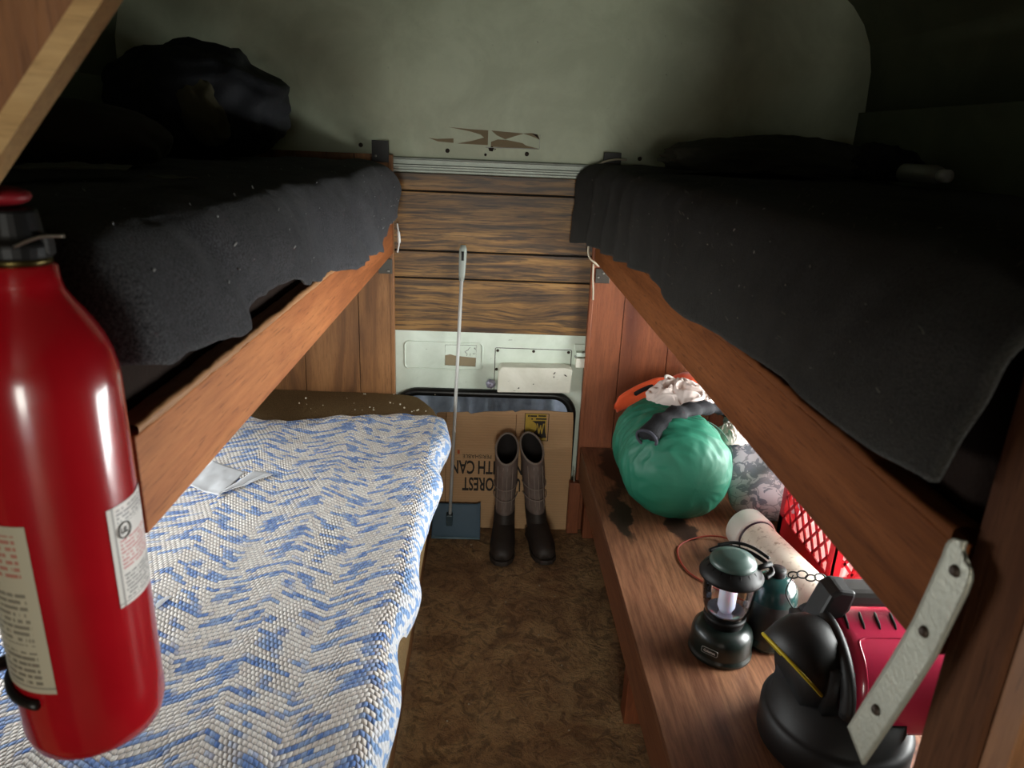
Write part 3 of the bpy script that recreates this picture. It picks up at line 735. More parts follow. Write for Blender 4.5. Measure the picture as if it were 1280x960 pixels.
for vv in cap_.verts: vv.co = Vector((vv.co.x*0.017, vv.co.y*0.017, vv.co.z*0.0065))+Vector((EX-0.003, EY, 1.252))
obj('top_button', cap_, M['red_plastic'], t, label='red top button')
pn = NB(); tube(pn, bez([(EX+0.012, EY-0.02, 1.222), (EX+0.03, EY-0.022, 1.229), (EX+0.046, EY-0.022, 1.2305)]), 0.0011, 8)
obj('safety_pin', pn, M['screw'], t)
# curved paper labels
def lab(th0, th1, z0, z1, cut=0.0):
    def fn(u, v):
        a = math.radians(th0+(th1-th0)*u); z = z0+(z1-z0)*v
        return ((EX+(ER+0.0006)*math.cos(a), EY+(ER+0.0006)*math.sin(a), z), (u, v))
    return sheet(fn, 30, 20)
def label_mat(name, paper, rows):
    g = G(name); uv = g.n('ShaderNodeTexCoord').outputs['UV']; sp = g.n('ShaderNodeSeparateXYZ', {0: uv}); U, V = sp.outputs[0], sp.outputs[1]
    col = g.mix(0.0, paper, paper)
    ln = g.math('FRACT', g.math('MULTIPLY', V, 26.0)); row = g.math('FLOOR', g.math('MULTIPLY', V, 26.0))
    wn = g.n('ShaderNodeTexNoise', {'Vector': g.n('ShaderNodeCombineXYZ', {0: g.math('MULTIPLY', U, 30.0), 1: g.math('MULTIPLY', row, 7.3), 2: 0.0}).outputs[0], 'Scale': 1.0, 'Detail': 2.0}).outputs[0]
    ink = g.math('MULTIPLY', g.math('MULTIPLY', g.math('GREATER_THAN', ln, 0.45), g.math('GREATER_THAN', wn, 0.44)), g.math('MULTIPLY', g.math('GREATER_THAN', U, 0.10), g.math('LESS_THAN', U, 0.92)))
    for v0, v1, ic in rows:
        mk = g.math('MULTIPLY', ink, g.math('MULTIPLY', g.math('GREATER_THAN', V, v0), g.math('LESS_THAN', V, v1)))
        col = g.mix(g.math('MULTIPLY', mk, 0.75), col, ic)
    # thin printed frame
    fr = g.math('MAXIMUM', g.math('LESS_THAN', g.math('ABSOLUTE', g.math('SUBTRACT', U, 0.06)), 0.012), g.math('LESS_THAN', g.math('ABSOLUTE', g.math('SUBTRACT', V, 0.035)), 0.006))
    col = g.mix(g.math('MULTIPLY', fr, 0.6), col, L('505050'))
    return g.out(col, 0.45)
lm1 = label_mat('printed_label', L('CFCBC6'), [(0.04, 0.32, L('4A4A4C')), (0.36, 0.66, L('B04040')), (0.80, 0.97, L('505054'))])
lm2 = label_mat('printed_instruction_label', L('AFA892'), [(0.05, 0.26, L('4A463E')), (0.30, 0.62, L('5A564C')), (0.70, 0.95, L('A04A40'))])
LB = obj('printed_label', lab(-28, 52, 0.951, 1.034), lm1, t, label='white label with red and grey small print')
LA = obj('printed_label', lab(-200, -84, 0.895, 1.036), lm2, t, label='larger cream label with small print')
# mark in a ring at the label's corner
a = math.radians(-14); nrm = Vector((math.cos(a), math.sin(a), 0)); tg = Vector((-math.sin(a), math.cos(a), 0)); ctr = Vector((EX, EY, 0))+nrm*(ER+0.0011)
rg = NB(); tube(rg, [ctr+tg*0.0062*math.cos(2*PI*k/24)+Vector((0, 0, 1.0125+0.0062*math.sin(2*PI*k/24))) for k in range(24)], 0.0005, 5, closed=True)
obj('certification_mark', rg, M['seam'], LB)
join_text('UL', 0.0075, M['seam'], LB, ctr+Vector((0, 0, 1.0100)), tg, (0, 0, 1), 'certification_letters', 0.85, 0.0001)
# wall bracket that carries it
br = NB()
tube(br, [(EX+(ER+0.002)*math.cos(math.radians(q)), EY+(ER+0.002)*math.sin(math.radians(q)), 0.885) for q in range(100, 265, 8)], 0.004, 6)
tube(br, [(EX-ER-0.003, EY, 0.885), (EX-ER-0.040, EY-0.035, 0.885), (-0.442, 0.40, 0.885)], 0.006, 8); box(br, (-0.4395, 0.375, 0.86), (-0.434, 0.42, 0.91))
o = obj('mounting_bracket', br, M['blacksteel'], t)

# ------------------------------------------------------------------ things at the back wall
# white chipped box and small things on the back wall
t = thing('junction_box', 'white chipped metal box fixed over the back window', 'box', (0.16, YB, 0.513))
def bxl():
    bm = NB(); prism(bm, [(0.040, 0.512), (0.281, 0.516), (0.283, 0.598), (0.262, 0.603), (0.052, 0.600), (0.042, 0.585)], (0, YB-0.0005, 0), (1, 0, 0), (0, 0, 1), (0, -0.055, 0)); return bm
obj('housing', bxl(), M['box_paint'], t, smooth=False, bevel=0.004)
for x, z, a, l in ((0.225, 0.585, 0.9, 0.008), (0.224, 0.572, 1.4, 0.004), (0.262, 0.578, -0.6, 0.009), (0.158, 0.545, 0, 0.003), (0.11, 0.53, 0.5, 0.005)):
    d = Vector((math.cos(a), 0, math.sin(a)))*l; p = Vector((x, YB-0.0562, z)); bm = NB(); tube(bm, [p-d/2, p+d/2], 0.0016, 6); obj('chip', bm, M['rust'], t)
tag(obj('crumpled_foil', crumple((0.018, YB-0.018, 0.528), (0.014, 0.012, 0.014), 3, 0.5, 4, 3), plain('lilac_foil', L('A8A4B8'), 0.3, 0.3, 90, 0.5)), 'small crumpled foil ball left of the white box', 'foil')
t = thing('door_latch', 'pale metal latch at the right of the white box', 'latch', (0.30, YB, 0.60))
bm = NB(); box(bm, (0.291, YB-0.006, 0.60), (0.328, YB-0.0003, 0.672)); box(bm, (0.295, YB-0.032, 0.636), (0.328, YB-0.006, 0.650)); obj('latch_plate', bm, M['white_paint'], t, bevel=0.002)
bm = NB(); tube(bm, [(0.291, YB-0.028, 0.634), (0.322, YB-0.028, 0.652)], 0.004, 8); obj('latch_bolt', bm, M['alu'], t)
bm = bx((0.296, YB-0.03, 0.598), (0.328, YB-0.006, 0.630)); obj('keeper', bm, M['box_paint'], t, bevel=0.002)
# plastic clip on the left panel edge
bm = NB(); tube(bm, bez([(-0.284, 2.246, 1.045), (-0.279, 2.238, 1.02), (-0.277, 2.236, 0.99), (-0.283, 2.244, 0.958)]), [0.003]*8+[0.0052]*9+[0.003]*8, 8)
tag(obj('plastic_clip', bm, M['white_plastic']), 'pale plastic clip on the edge of left end panel', 'clip')
# cardboard
g = G('corrugated_cardboard'); v = g.co(); n1 = g.noise(v, 4, 5); flute = g.n('ShaderNodeTexWave', {'Vector': v, 'Scale': 34.0, 'Distortion': 0.3}, bands_direction='Z').outputs[1]
col = g.mix(n1, L('B48A62'), L('D0AA80')); col = g.mix(g.math('MULTIPLY', flute, 0.10), col, L('70502F'))
M['card'] = g.out(col, 0.85, flute, 0.12, 0.003)
M['ink'] = plain('black_ink', L('2A2420'), 0.8, 0.2, 150); M['yellow_ink'] = plain('yellow_ink', L('B8983A'), 0.8, 0.2, 80); M['red_ink'] = plain('red_ink', L('B0522A'), 0.8)
CY0, CY1 = 2.246, 2.268        # leans a little
def cy(z): return CY0+(CY1-CY0)*z/0.43
t = thing('cardboard_sheet', 'brown cardboard sheet with upside-down printing against the back window', 'cardboard', (0.09, CY0, 0.0))
tops = [(-0.145, 0.424), (-0.09, 0.425), (-0.055, 0.428), (-0.045, 0.421), (0.0, 0.430), (0.07, 0.433), (0.095, 0.437), (0.104, 0.431), (0.125, 0.439), (0.21, 0.440), (0.262, 0.437), (0.300, 0.436)]
bm = NB(); prism(bm, [(-0.16, 0.001), (0.303, 0.001), (0.306, 0.2), (0.303, 0.40)]+list(reversed(tops))+[(-0.16, 0.42)], (0, CY0, 0), (1, 0, 0), (0, (CY1-CY0)/0.43, 1), (0, 0.004, 0))
obj('sheet', bm, M['card'], t, smooth=False)
crm = plain('crease_brown', L('7A5A3C'), 0.9)
for x in (-0.128, 0.108):
    bm = NB(); box(bm, (x, CY0-0.0008, 0.004), (x+0.0018, CY0+0.001, 0.425), rot=Matrix.Rotation(-math.atan((CY1-CY0)/0.43), 3, 'X'), piv=(x, CY0, 0)); obj('fold_crease', bm, crm, t)
AX = Vector((-1, 0, 0)); AY = Vector((0, -(CY1-CY0)/0.43, -1)).normalized()     # printing stands on its head
def txt(s, x, z, size, mt, sx=0.8, al='RIGHT', bold=0.0):
    return join_text(s, size, mt, t, (x, cy(z)-0.0009, z), AX, AY, 'printing', sx, 0.0002, al, bold)
txt('FOREST', -0.069, 0.190, 0.068, M['ink'], 0.54, 'RIGHT', 0.0014)
txt('U', 0.108, 0.190, 0.068, M['ink'], 0.54, 'RIGHT', 0.0014)
txt('CAN', -0.112, 0.252, 0.068, M['ink'], 0.58, 'RIGHT', 0.0014)
txt('WITH', -0.018, 0.252, 0.068, M['ink'], 0.58, 'RIGHT', 0.0014)
txt('N', 0.108, 0.252, 0.068, M['ink'], 0.58, 'RIGHT', 0.0014)
txt('PERISHABLE', -0.07, 0.276, 0.020, M['ink'], 0.95, 'RIGHT')
obj('printing', bx((-0.088, cy(.28)-0.001, 0.277), (-0.080, cy(.28), 0.291)), M['red_ink'], t, smooth=False); obj('printing', bx((0.062, cy(.28)-0.001, 0.282), (0.078, cy(.28), 0.287)), M['red_ink'], t, smooth=False)
# yellow emblem
def onc(polys, mt, off, name='emblem', par=t):
    bm = NB()
    for p in polys: prism(bm, p, (0, CY0-off, 0), (1, 0, 0), (0, (CY1-CY0)/0.43, 1), (0, 0.0003, 0))
    return obj(name, bm, mt, par, smooth=False)
ex0, ex1, ez0, ez1 = 0.140, 0.219, 0.333, 0.430
def em(px, py): return (ex0+(px-285)/350*(ex1-ex0), ez1-(py-290)/450*(ez1-ez0))
onc([[em(*p) for p in q] for q in [[(285, 300), (600, 300), (600, 735), (285, 735)]]], M['yellow_ink'], 0.0006)
onc([[em(*p) for p in q] for q in [
    [(275, 290), (635, 290), (635, 298), (275, 298)], [(275, 735), (635, 735), (635, 744), (275, 744)], [(272, 290), (282, 290), (282, 744), (272, 744)], [(628, 290), (638, 290), (638, 744), (628, 744)],
    [(385, 415), (580, 410), (585, 440), (575, 460), (590, 600), (612, 690), (560, 692), (540, 705), (515, 680), (440, 662), (350, 652), (420, 610), (455, 560), (460, 500), (440, 455)],
    [(320, 318), (345, 318), (345, 350), (320, 350)], [(352, 322), (455, 322), (455, 348), (352, 348)], [(475, 318), (590, 318), (590, 342), (475, 342)], [(372, 370), (395, 370), (395, 395), (372, 395)], [(440, 368), (600, 368), (600, 392), (440, 392)], [(360, 690), (480, 700), (480, 716), (370, 706)]]], M['ink'], 0.0011)
onc([[em(*p) for p in q] for q in [[(455, 455), (472, 455), (494, 560), (510, 480), (524, 480), (538, 560), (552, 455), (570, 455), (545, 625), (530, 625), (517, 540), (502, 625), (487, 625)]]], M['yellow_ink'], 0.0015)
# cable and wire at right
bm = NB(); tube(bm, bez([(0.40, 2.235, 1.258), (0.366, 2.225, 1.258), (0.325, 2.22, 1.247), (0.303, 2.22, 1.222), (0.304, 2.221, 1.19), (0.322, 2.2445, 1.13), (0.318, 2.246, 1.05), (0.306, 2.236, 0.995), (0.312, 2.236, 0.965), (0.335, 2.240, 0.945), (0.345, 2.243, 0.938)]), 0.0032, 8)
tube(bm, bez([(0.326, 2.242, 0.945), (0.328, 2.243, 0.90), (0.332, 2.243, 0.86), (0.334, 2.245, 0.83)]), 0.0026, 8)
tag(obj('cable', bm, M['cord_white']), 'thin off-white cable looping down the right end panel', 'cable')
bm = NB(); tube(bm, bez([(0.314, 2.238, 0.235), (0.317, 2.236, 0.17), (0.318, 2.24, 0.11)]), 0.0022, 8)
tag(obj('bent_wire', bm, M['steel']), 'short pale wire standing at the right edge of cardboard', 'wire')
# lobby dustpan / sweeper leaning in the corner
t = thing('long_handled_dustpan', 'blue dustpan with a long white handle against the back wall', 'dustpan', (-0.09, 2.19, 0.0))
HB, HT = Vector((-0.108, 2.205, 0.055)), Vector((-0.081, 2.262, 0.985))
H1 = HB.lerp(HT, 0.89)
bm = NB(); tube(bm, [HB, HB.lerp(HT, 0.5), H1], 0.0055, 12); obj('handle_tube', bm, M['white_plastic'], t)
bm = NB(); tube(bm, [HB.lerp(HT, f) for f in (0.88, 0.90, 0.95, 0.985, 1.0)], [0.0075, 0.010, 0.0118, 0.0122, 0.008], 14, flat=0.6, up=(0, 1, 0)); gr = obj('grip', bm, plain('grey_grip_plastic', L('8E948C'), 0.5), t)
p = HB.lerp(HT, 0.965); bm = NB(); tube(bm, [p+Vector((0, -0.0078, 0.014)), p+Vector((0, -0.0078, -0.014))], [0.004, 0.004], 10, flat=0.4, up=(0, 1, 0)); obj('hanging_hole', bm, M['seam'], gr)
g = plain('blue_grey_plastic', L('52697A'), 0.4, 0.12, 20)
def pan(u, v):
    x = -0.168+u*0.166; y = 2.168+v*0.07; z = 0.004+0.095*v**1.15
    x = -0.085+(x+0.085)*(1.0-0.02*v)
    z += 0.006*math.exp(-((u-0.0)/0.05)**2)+0.006*math.exp(-((u-1)/0.05)**2)
    return (x, y, z)
obj('pan', sheet(pan, 30, 20), g, t, solid=0.004)
bm = NB(); box(bm, (-0.120, 2.192, 0.022), (-0.098, 2.222, 0.075)); obj('socket', bm, plain('dark_blue_plastic', L('34464F'), 0.4), t, bevel=0.003)
bm = NB(); tube(bm, [(-0.168, 2.168, 0.004), (-0.002, 2.168, 0.004)], 0.004, 8); obj('front_lip', bm, plain('light_blue_lip', L('6E8894'), 0.4), t)
tag(obj('wood_block', bx((0.300, 2.222, 0.0), (0.340, 2.248, 0.195)), M['panel_r'], smooth=False, bevel=0.002), 'short dark wooden stub between cardboard and bench', 'wood')

# ------------------------------------------------------------------ rubber boots
g = G('boot_rubber'); v = g.co(); n_ = g.noise(v, 12, 5, 0.4); z_ = g.n('ShaderNodeSeparateXYZ', {0: g.co()}).outputs[2]
dust = g.noise(v, 40, 4)
col = g.mix(g.ramp(n_, [(0.35, 0.0), (0.7, 1.0)]), L('5A4C46'), L('7A6A62'))
M['boot'] = g.out(g.mix(g.math('MULTIPLY', dust, 0.3), col, L('8E8078')), 0.6, dust, 0.15, 0.003)
g = G('boot_foot_rubber'); v = g.co(); M['boot_foot'] = g.out(g.mix(g.noise(v, 20, 4), L('1C1816'), L('3A302A')), 0.6, g.noise(v, 60, 4), 0.2, 0.003)
M['boot_in'] = plain('boot_lining', L('1E1816'), 0.9); M['boot_trim'] = plain('boot_pale_ribs', L('8E8076'), 0.6)
def boot(bx_, by_, yaw, lean, label):
    t = thing('rubber_boot', label, 'boot', (bx_, by_, 0), 'tall rubber boots in front of the cardboard')
    R = Matrix.Rotation(yaw, 3, 'Z'); LN = Vector((math.tan(lean), 0, 0))
    def W(p):
        p = Vector(p); p.x *= 0.86; q = R @ p; q += LN*max(0, p.z-0.05); return q+Vector((bx_, by_, 0))
    HH = 0.355
    # rings: centre(y,z), half-width, half-depth, tilt of ring plane
    rings = [((0.004, HH-.012), .044, .066, 0.52), ((0.0, .29), .044, .057, 0.15), ((0.002, .24), .044, .054, 0), ((0.004, .18), .040, .050, 0), ((0.004, .13), .038, .049, 0.15),
             ((-0.004, .095), .039, .056, 0.5), ((-0.018, .070), .041, .058, 0.85), ((-0.050, .052), .044, .048, 1.2), ((-0.085, .042), .046, .040, 1.4), ((-0.115, .036), .044, .034, 1.5), ((-0.140, .032), .036, .027, 1.55), ((-0.154, .028), .020, .016, 1.57)]
    N = 28
    def ring_pts(c, hw, hd, tl, grow=0.0):
        out = []
        for k in range(N):
            a = 2*PI*k/N; lx = (hw+grow)*math.cos(a); l2 = (hd+grow)*math.sin(a)
            y = c[0]+l2*math.cos(tl); z = c[1]+l2*math.sin(tl)
            out.append(W((lx, y, max(z, 0.018))))
        return out
    def loft(rs, name, mt, par=t, capend=False):
        bm = NB(); prev = None
        for r_ in rs:
            cur = [bm.verts.new(p) for p in r_]
            if prev:
                for k in range(N): bm.faces.new((prev[k], prev[(k+1) % N], cur[(k+1) % N], cur[k]))
            prev = cur
        if capend: bm.faces.new(prev)
        return obj(name, bm, mt, par)
    loft([ring_pts(*r) for r in rings[:6]], 'shaft', M['boot'])
    loft([ring_pts(rings[4][0], rings[4][1], rings[4][2], rings[4][3], 0.002)]+[ring_pts(*r[:4], 0.0015) for r in rings[5:]], 'foot', M['boot_foot'], capend=True)
    loft([ring_pts((c[0], c[1]), a-.004, b-.004, d) for c, a, b, d in rings[:4]], 'lining', M['boot_in'], capend=True)
    rim = NB(); tube(rim, ring_pts(rings[0][0], .0425, .0645, .52), 0.0035, 8, closed=True); obj('rim', rim, M['boot_trim'], t)
    # raised ribs
    rb = NB()
    for zc in (0.225, 0.185):
        tube(rb, [W((.0455*math.cos(a), .0555*math.sin(a)+.003, zc+0.012*math.sin(a*1.0)+0.004)) for a in [PI+PI*k/20 for k in range(21)]], 0.0020, 6)
    for xx in (-0.010, 0.006, 0.026, -0.03):
        tube(rb, [W((xx, -math.sqrt(max(0, 1-(xx/.046)**2))*(.0565-(.31-z)*.04)-0.0008+0.002, z)) for z in [0.30-0.02*k for k in range(9)]], 0.0013, 6)
    obj('raised_ribs', rb, M['boot_trim'], t, label='pale raised ribs on the front')
    # sole
    def outline(g_):
        pts = [(-.0, .058), (.030, .050), (.038, .02), (.036, -.03), (.044, -.09), (.047, -.13), (.040, -.17), (.022, -.196), (0, -.202)]
        full = pts+[(-x, y) for x, y in reversed(pts[1:-1])]
        return [(x*g_, (y if y > 0 else y*0.8)*g_) for x, y in full]
    for z0_, z1_, y_lo, y_hi in ((0.006, 0.022, -1, 1),):
        bm = NB(); o_ = outline(1.04)
        A = [bm.verts.new(W((x, y, z0_))) for x, y in o_]; B = [bm.verts.new(W((x, y, z1_))) for x, y in o_]
        bm.faces.new(A); bm.faces.new(B)
        for i in range(len(A)): bm.faces.new((A[i], B[i], B[(i+1) % len(A)], A[(i+1) % len(A)]))
        obj('sole', bm, M['boot_foot'], t, smooth=False, bevel=0.003)
    for yy in (0.03, -0.08, -0.105, -0.13):
        bm = NB(); vs = [bm.verts.new(W((s*0.036, yy+q*0.009, zz))) for s in (-1, 1) for q in (-1, 1) for zz in (0.0, 0.0058)]
        for q in ((0,1,3,2),(4,6,7,5),(0,4,5,1),(2,3,7,6),(0,2,6,4),(1,5,7,3)): bm.faces.new([vs[i] for i in q])
        obj('tread', bm, M['boot_foot'], t, smooth=False)
    return t
boot(0.078, 2.160, -0.06, 0.0, 'left one of the tall grey-brown rubber boots by the cardboard')
boot(0.190, 2.172, 0.16, -0.10, 'right one of the tall rubber boots, its shaft leaning left')

# ------------------------------------------------------------------ things on the bench
BT = 0.3197
# green stuff sack
g = G('green_nylon'); v = g.co(); M['nylon'] = g.out(g.mix(g.noise(v, 6, 3), L('1B644C'), L('237A60')), 0.55, g.noise(v, 30, 4), 0.15, 0.004)
t = thing('stuff_sack', 'bulging dark green nylon sack lying on the bench', 'bag', (0.555, 1.95, BT))
def sack(u, v):
    a = u*2*PI; s = v                               # v=0 near end (towards the viewer), 1 far end
    y = 1.680+s*0.45; 
    near = math.sqrt(max(0, 1-((0.30-s)/0.30)**2)) if s < 0.30 else 1.0
    far = math.sqrt(max(0, 1-((s-0.72)/0.28)**2)) if s > 0.72 else 1.0
    prof = 0.146*near**0.9*far**0.8*(1-0.13*math.exp(-((s-0.52)/0.09)**2))
    if s > 0.5: prof *= 1-0.12*min(1, (s-0.5)/0.35)
    x0 = 0.560-0.035*math.sin(s*PI*0.9)+0.0; zc = BT+0.137
    ca, sa = math.cos(a), math.sin(a)
    top = max(0, sa)
    w_ = 0.0
    if near > 0.3 and far > 0.2:
        ph = 26*(s*1.3)+2.5*math.sin(a*2)+3*nz(s*5, a*1.1)
        w_ += 0.0075*math.sin(ph)*top*math.exp(-((s-0.33)/0.17)**2)
        w_ += 0.007*(1-2.4*abs(nz(s*15+2*ca, sa*2.4, 4)))*(0.35+0.65*top)+0.003*(1-2*abs(nz(s*36+2*ca, sa*5, 9)))*top
    w_ += 0.006*fbm((ca*1.5, sa*1.5, s*4))
    r = prof+w_*min(1, prof/0.08)
    z = zc+r*0.98*sa
    if z < BT+0.002: z = BT+0.002+(z-BT)*0.01
    return (x0+r*ca*1.0, y, max(z, BT+0.0008))
obj('sack_body', sheet(sack, 140, 160, True), M['nylon'], t)
bm = NB(); tube(bm, [(0.560+0.143*math.cos(a), 1.835, max(BT+.003, BT+0.137+0.1415*math.sin(a))) for a in [-0.2+PI*0.62*k/20 for k in range(21)]], 0.0012, 6); obj('seam', bm, plain('green_seam', L('1C5A48'), 0.6), t)
# orange cap
M['orange'] = plain('blaze_orange_cloth', L('F0561E'), 0.75, 0.08, 20, 0, 0.2, Sheen_Weight=0.3)
t = thing('orange_cap', 'bright orange cap lying on top of the green sack', 'cap', (0.62, 2.19, 0.50))
def dome(u, v):
    a = u*2*PI; b = v*PI/2; r = 0.088
    rr = math.cos(b)**0.7 if v < 1 else 0
    p = Vector((r*rr*math.cos(a), r*0.8*rr*math.sin(a), 0.085*math.sin(b)))
    p *= 1+0.03*fbm((p.x*30, p.y*30, p.z*30))
    q = Euler((math.radians(8), math.radians(12), 0)).to_matrix() @ p
    return q+Vector((0.655, 2.150, 0.538))
obj('crown', sheet(lambda u, v: (tuple(dome(u, v)), (u, v)), 50, 20, True), M['orange'], t, solid=0.003)
def flap(u, v):
    # strap-side band sweeping out to the left and drooping over the sack
    p = bez([(0.620, 2.130, 0.580), (0.56, 2.150, 0.590), (0.51, 2.165, 0.565), (0.455, 2.175, 0.530), (0.422, 2.18, 0.505)], 6); i = u*(len(p)-1); k = min(int(i), len(p)-2)
    c = p[k].lerp(p[k+1], i-k); h = (0.022+0.012*math.sin(u*PI*0.9))*(1 if u < 0.93 else max(0.35, (1-u)/0.07))
    a = v*2*PI
    return (c.x, c.y+0.010*math.cos(a), c.z-0.01+h*math.sin(a))
obj('side_band', sheet(flap, 30, 16), M['orange'], t)
bm = NB(); tube(bm, bez([(0.478, 2.160, 0.545), (0.495, 2.155, 0.560), (0.52, 2.150, 0.575), (0.532, 2.145, 0.580)]), [0.003]+[0.0075]*23+[0.004], 8, flat=0.5, up=(0, 1, 0)); obj('strap_opening', bm, M['seam'], t)
bm = NB(); tube(bm, bez([(0.53, 2.135, 0.578), (0.56, 2.115, 0.588), (0.59, 2.10, 0.590)]), [0.009, 0.011]+[0.008]*15, 10, flat=0.6); obj('strap', bm, plain('grey_strap', L('8C8E98'), 0.7), t)
# white hook of cord
bm = NB(); tube(bm, bez([(0.585, 2.05, 0.585), (0.560, 2.06, 0.615), (0.548, 2.068, 0.634), (0.553, 2.072, 0.640), (0.572, 2.07, 0.632), (0.582, 2.07, 0.622)]), 0.0042, 10)
tag(obj('cord_loop', bm, M['cotton_white']), 'small white cord loop standing above the pink-white cloth', 'cord')
# crumpled cloths
M['pinkwhite'] = plain('pinkish_white_cotton', L('ECDCD4'), 0.9, 0.06, 14, 0, 0.2, Sheen_Weight=0.2)
def cloth(c, size, seed, h, rot=0.0, lim=None):
    def fn(u, v):
        x = (u-0.5)*2; y = (v-0.5)*2; r = math.hypot(x, y)
        k = 1/max(1, r/1.0); x *= k; y *= k; r = min(r, 1.0)
        ang = math.atan2(y, x)
        p = Vector((x*2.0+seed, y*2.0, seed*1.7)); q = p+0.7*Vector((noise.noise(p), noise.noise(p+Vector((5, 5, 5))), 0))
        rid = (1-abs(noise.noise(q*1.2))*2.2)*0.6+(1-abs(noise.noise(q*2.6))*2.2)*0.35
        z = h*(math.sqrt(max(0, 1-r*r*0.93)))*(0.75+0.45*rid)
        s_ = size*(1+0.22*noise.noise(Vector((math.cos(ang)*1.6+seed, math.sin(ang)*1.6, 3))))
        X, Y = x*s_, y*s_*0.75
        cr, sr = math.cos(rot), math.sin(rot)
        return (c[0]+X*cr-Y*sr, c[1]+X*sr+Y*cr, c[2]+z)
    return sheet(fn, 110, 110)
tag(obj('crumpled_cloth', cloth((0.585, 1.990, 0.572), 0.104, 2.0, 0.074, -0.5), M['pinkwhite'], solid=0.002), 'crumpled pinkish white cloth heaped on top of the green sack', 'cloth')
tag(obj('crumpled_cloth', cloth((0.715, 1.880, 0.505), 0.066, 6.0, 0.060, 0.4), plain('off_white_cotton', L('E4DAD2'), 0.9, 0.06, 14), solid=0.002), 'smaller off-white cloth between green sack and flowered cushion', 'cloth')
# black sock / glove
M['navy'] = plain('black_knit', L('131318'), 0.85, 0.3, 40, 0, 0.4)
t = thing('black_sock', 'rolled black sock across the middle of the green sack', 'sock', (0.55, 1.90, 0.58))
bm = NB(); tube(bm, bez([(0.437, 1.765, 0.562), (0.472, 1.800, 0.588), (0.52, 1.835, 0.603), (0.57, 1.870, 0.603), (0.62, 1.910, 0.600), (0.67, 1.945, 0.590), (0.71, 1.955, 0.575)], 5), [0.033, 0.034, 0.033, 0.031, 0.029]+[0.028+0.005*math.sin(k*1.3) for k in range(25)]+[0.022], 16, flat=0.65)
for vv in bm.verts: vv.co += Vector((1, 1, 1))*0.004*fbm((vv.co.x*45, vv.co.y*45, vv.co.z*45))
obj('sock_body', bm, M['navy'], t)
bm = NB(); c_ = Vector((0.435, 1.763, 0.561)); ax_ = Vector((0.03, 0.03, 0.01)).normalized(); a1 = ax_.cross(Vector((0, 0, 1))).normalized(); a2 = ax_.cross(a1)
tube(bm, [c_+a1*0.031*math.cos(2*PI*k/24)+a2*0.024*math.sin(2*PI*k/24) for k in range(24)], 0.0045, 8, closed=True); obj('cuff', bm, plain('grey_cuff', L('3A3A44'), 0.85), t)
# flowered cushion
g = G('leaf_print_fabric'); v = g.co()
w1_ = g.n('ShaderNodeTexNoise', {'Vector': v, 'Scale': 14.0, 'Detail': 3.0}).outputs['Color']
vd = g.n('ShaderNodeVectorMath', {0: v, 1: g.n('ShaderNodeVectorMath', {0: w1_, 1: (0.09, 0.09, 0.09)}, operation='MULTIPLY').outputs[0]}, operation='ADD').outputs[0]
vr = g.n('ShaderNodeTexVoronoi', {'Vector': vd, 'Scale': 26.0}, feature='DISTANCE_TO_EDGE').outputs[0]
leaf = g.noise(vd, 26, 2, 1.5)
col = g.mix(g.ramp(leaf, [(0.50, 0.0), (0.53, 1.0)]), L('C2BEC6'), L('727886'))
col = g.mix(g.ramp(vr, [(0.02, 0.7), (0.06, 0.0)]), col, L('6A6E78'))
col = g.mix(g.ramp(g.noise(v, 7, 3), [(0.4, 0.35), (0.62, 0.0)]), col, L('9A9086'))
M['leaf'] = g.out(col, 0.85, g.noise(v, 120, 2), 0.1, 0.002)
def cushion(u, v):
    a = u*2*PI; b = (v-0.5)*PI
    cx, sx_, cb, sb = math.cos(a), math.sin(a), math.cos(b), math.sin(b)
    P_ = lambda w, e: abs(w)**e*(1 if w > 0 else -1)
    p = Vector((0.165*P_(cx, .45)*P_(cb, .45), 0.19*P_(sx_, .45)*P_(cb, .45), 0.055*P_(sb, .8)*(1-0.5*abs(cx)**6)))
    p += Vector((0.006*fbm((p.y*12, p.z*12, 1)), 0.006*fbm((p.x*9, p.z*9, 5)), 0))
    q = Euler((math.radians(42), math.radians(0), math.radians(-8))).to_matrix() @ p
    return q+Vector((0.860, 1.868, BT+0.150))
bm = sheet(cushion, 60, 50, True)
for vv in bm.verts: vv.co.z = max(vv.co.z, BT+0.001)
tag(obj('cushion', bm, M['leaf']), 'grey cushion with leaf print between green sack and red crate', 'cushion')
# PVC tube with cap
g = G('dirty_pvc'); v = g.co(); M['dpvc'] = g.out(g.mix(g.ramp(g.noise(v, 60, 5, 0.3, 0.7), [(0.32, 0.8), (0.46, 0.0)]), g.mix(g.noise(v, 10, 3), L('DCCEB8'), L('F0E6D8')), L('9A8062')), 0.4)
t = thing('plastic_pipe', 'white plastic pipe with an end cap lying on the bench', 'pipe', (0.71, 1.45, BT))
p0 = Vector((0.683, 1.635, BT+0.056)); d_ = Vector((0.175, -1, 0.0)).normalized()
def cyl(prof, mt, name, n=40):
    bm = NB(); q = Vector((0, 0, 1)).rotation_difference(d_).to_matrix(); lathe(bm, prof, p0, n, q); return obj(name, bm, mt, t)
cyl([(0.0, -0.002), (0.040, -0.001), (0.050, 0.001), (0.0545, 0.006), (0.0550, 0.055), (0.054, 0.060), (0.0475, 0.061)], M['pvc'], 'end_cap')
cyl([(0.0470, 0.056), (0.0470, 0.42), (0.043, 0.42), (0.043, 0.40), (0, 0.40)], M['dpvc'], 'pipe')
cyl([(0.0470, 0.061), (0.0492, 0.062), (0.0492, 0.0655), (0.0470, 0.067)], plain('purple_primer', L('3A2430'), 0.4), 'glue_ring')
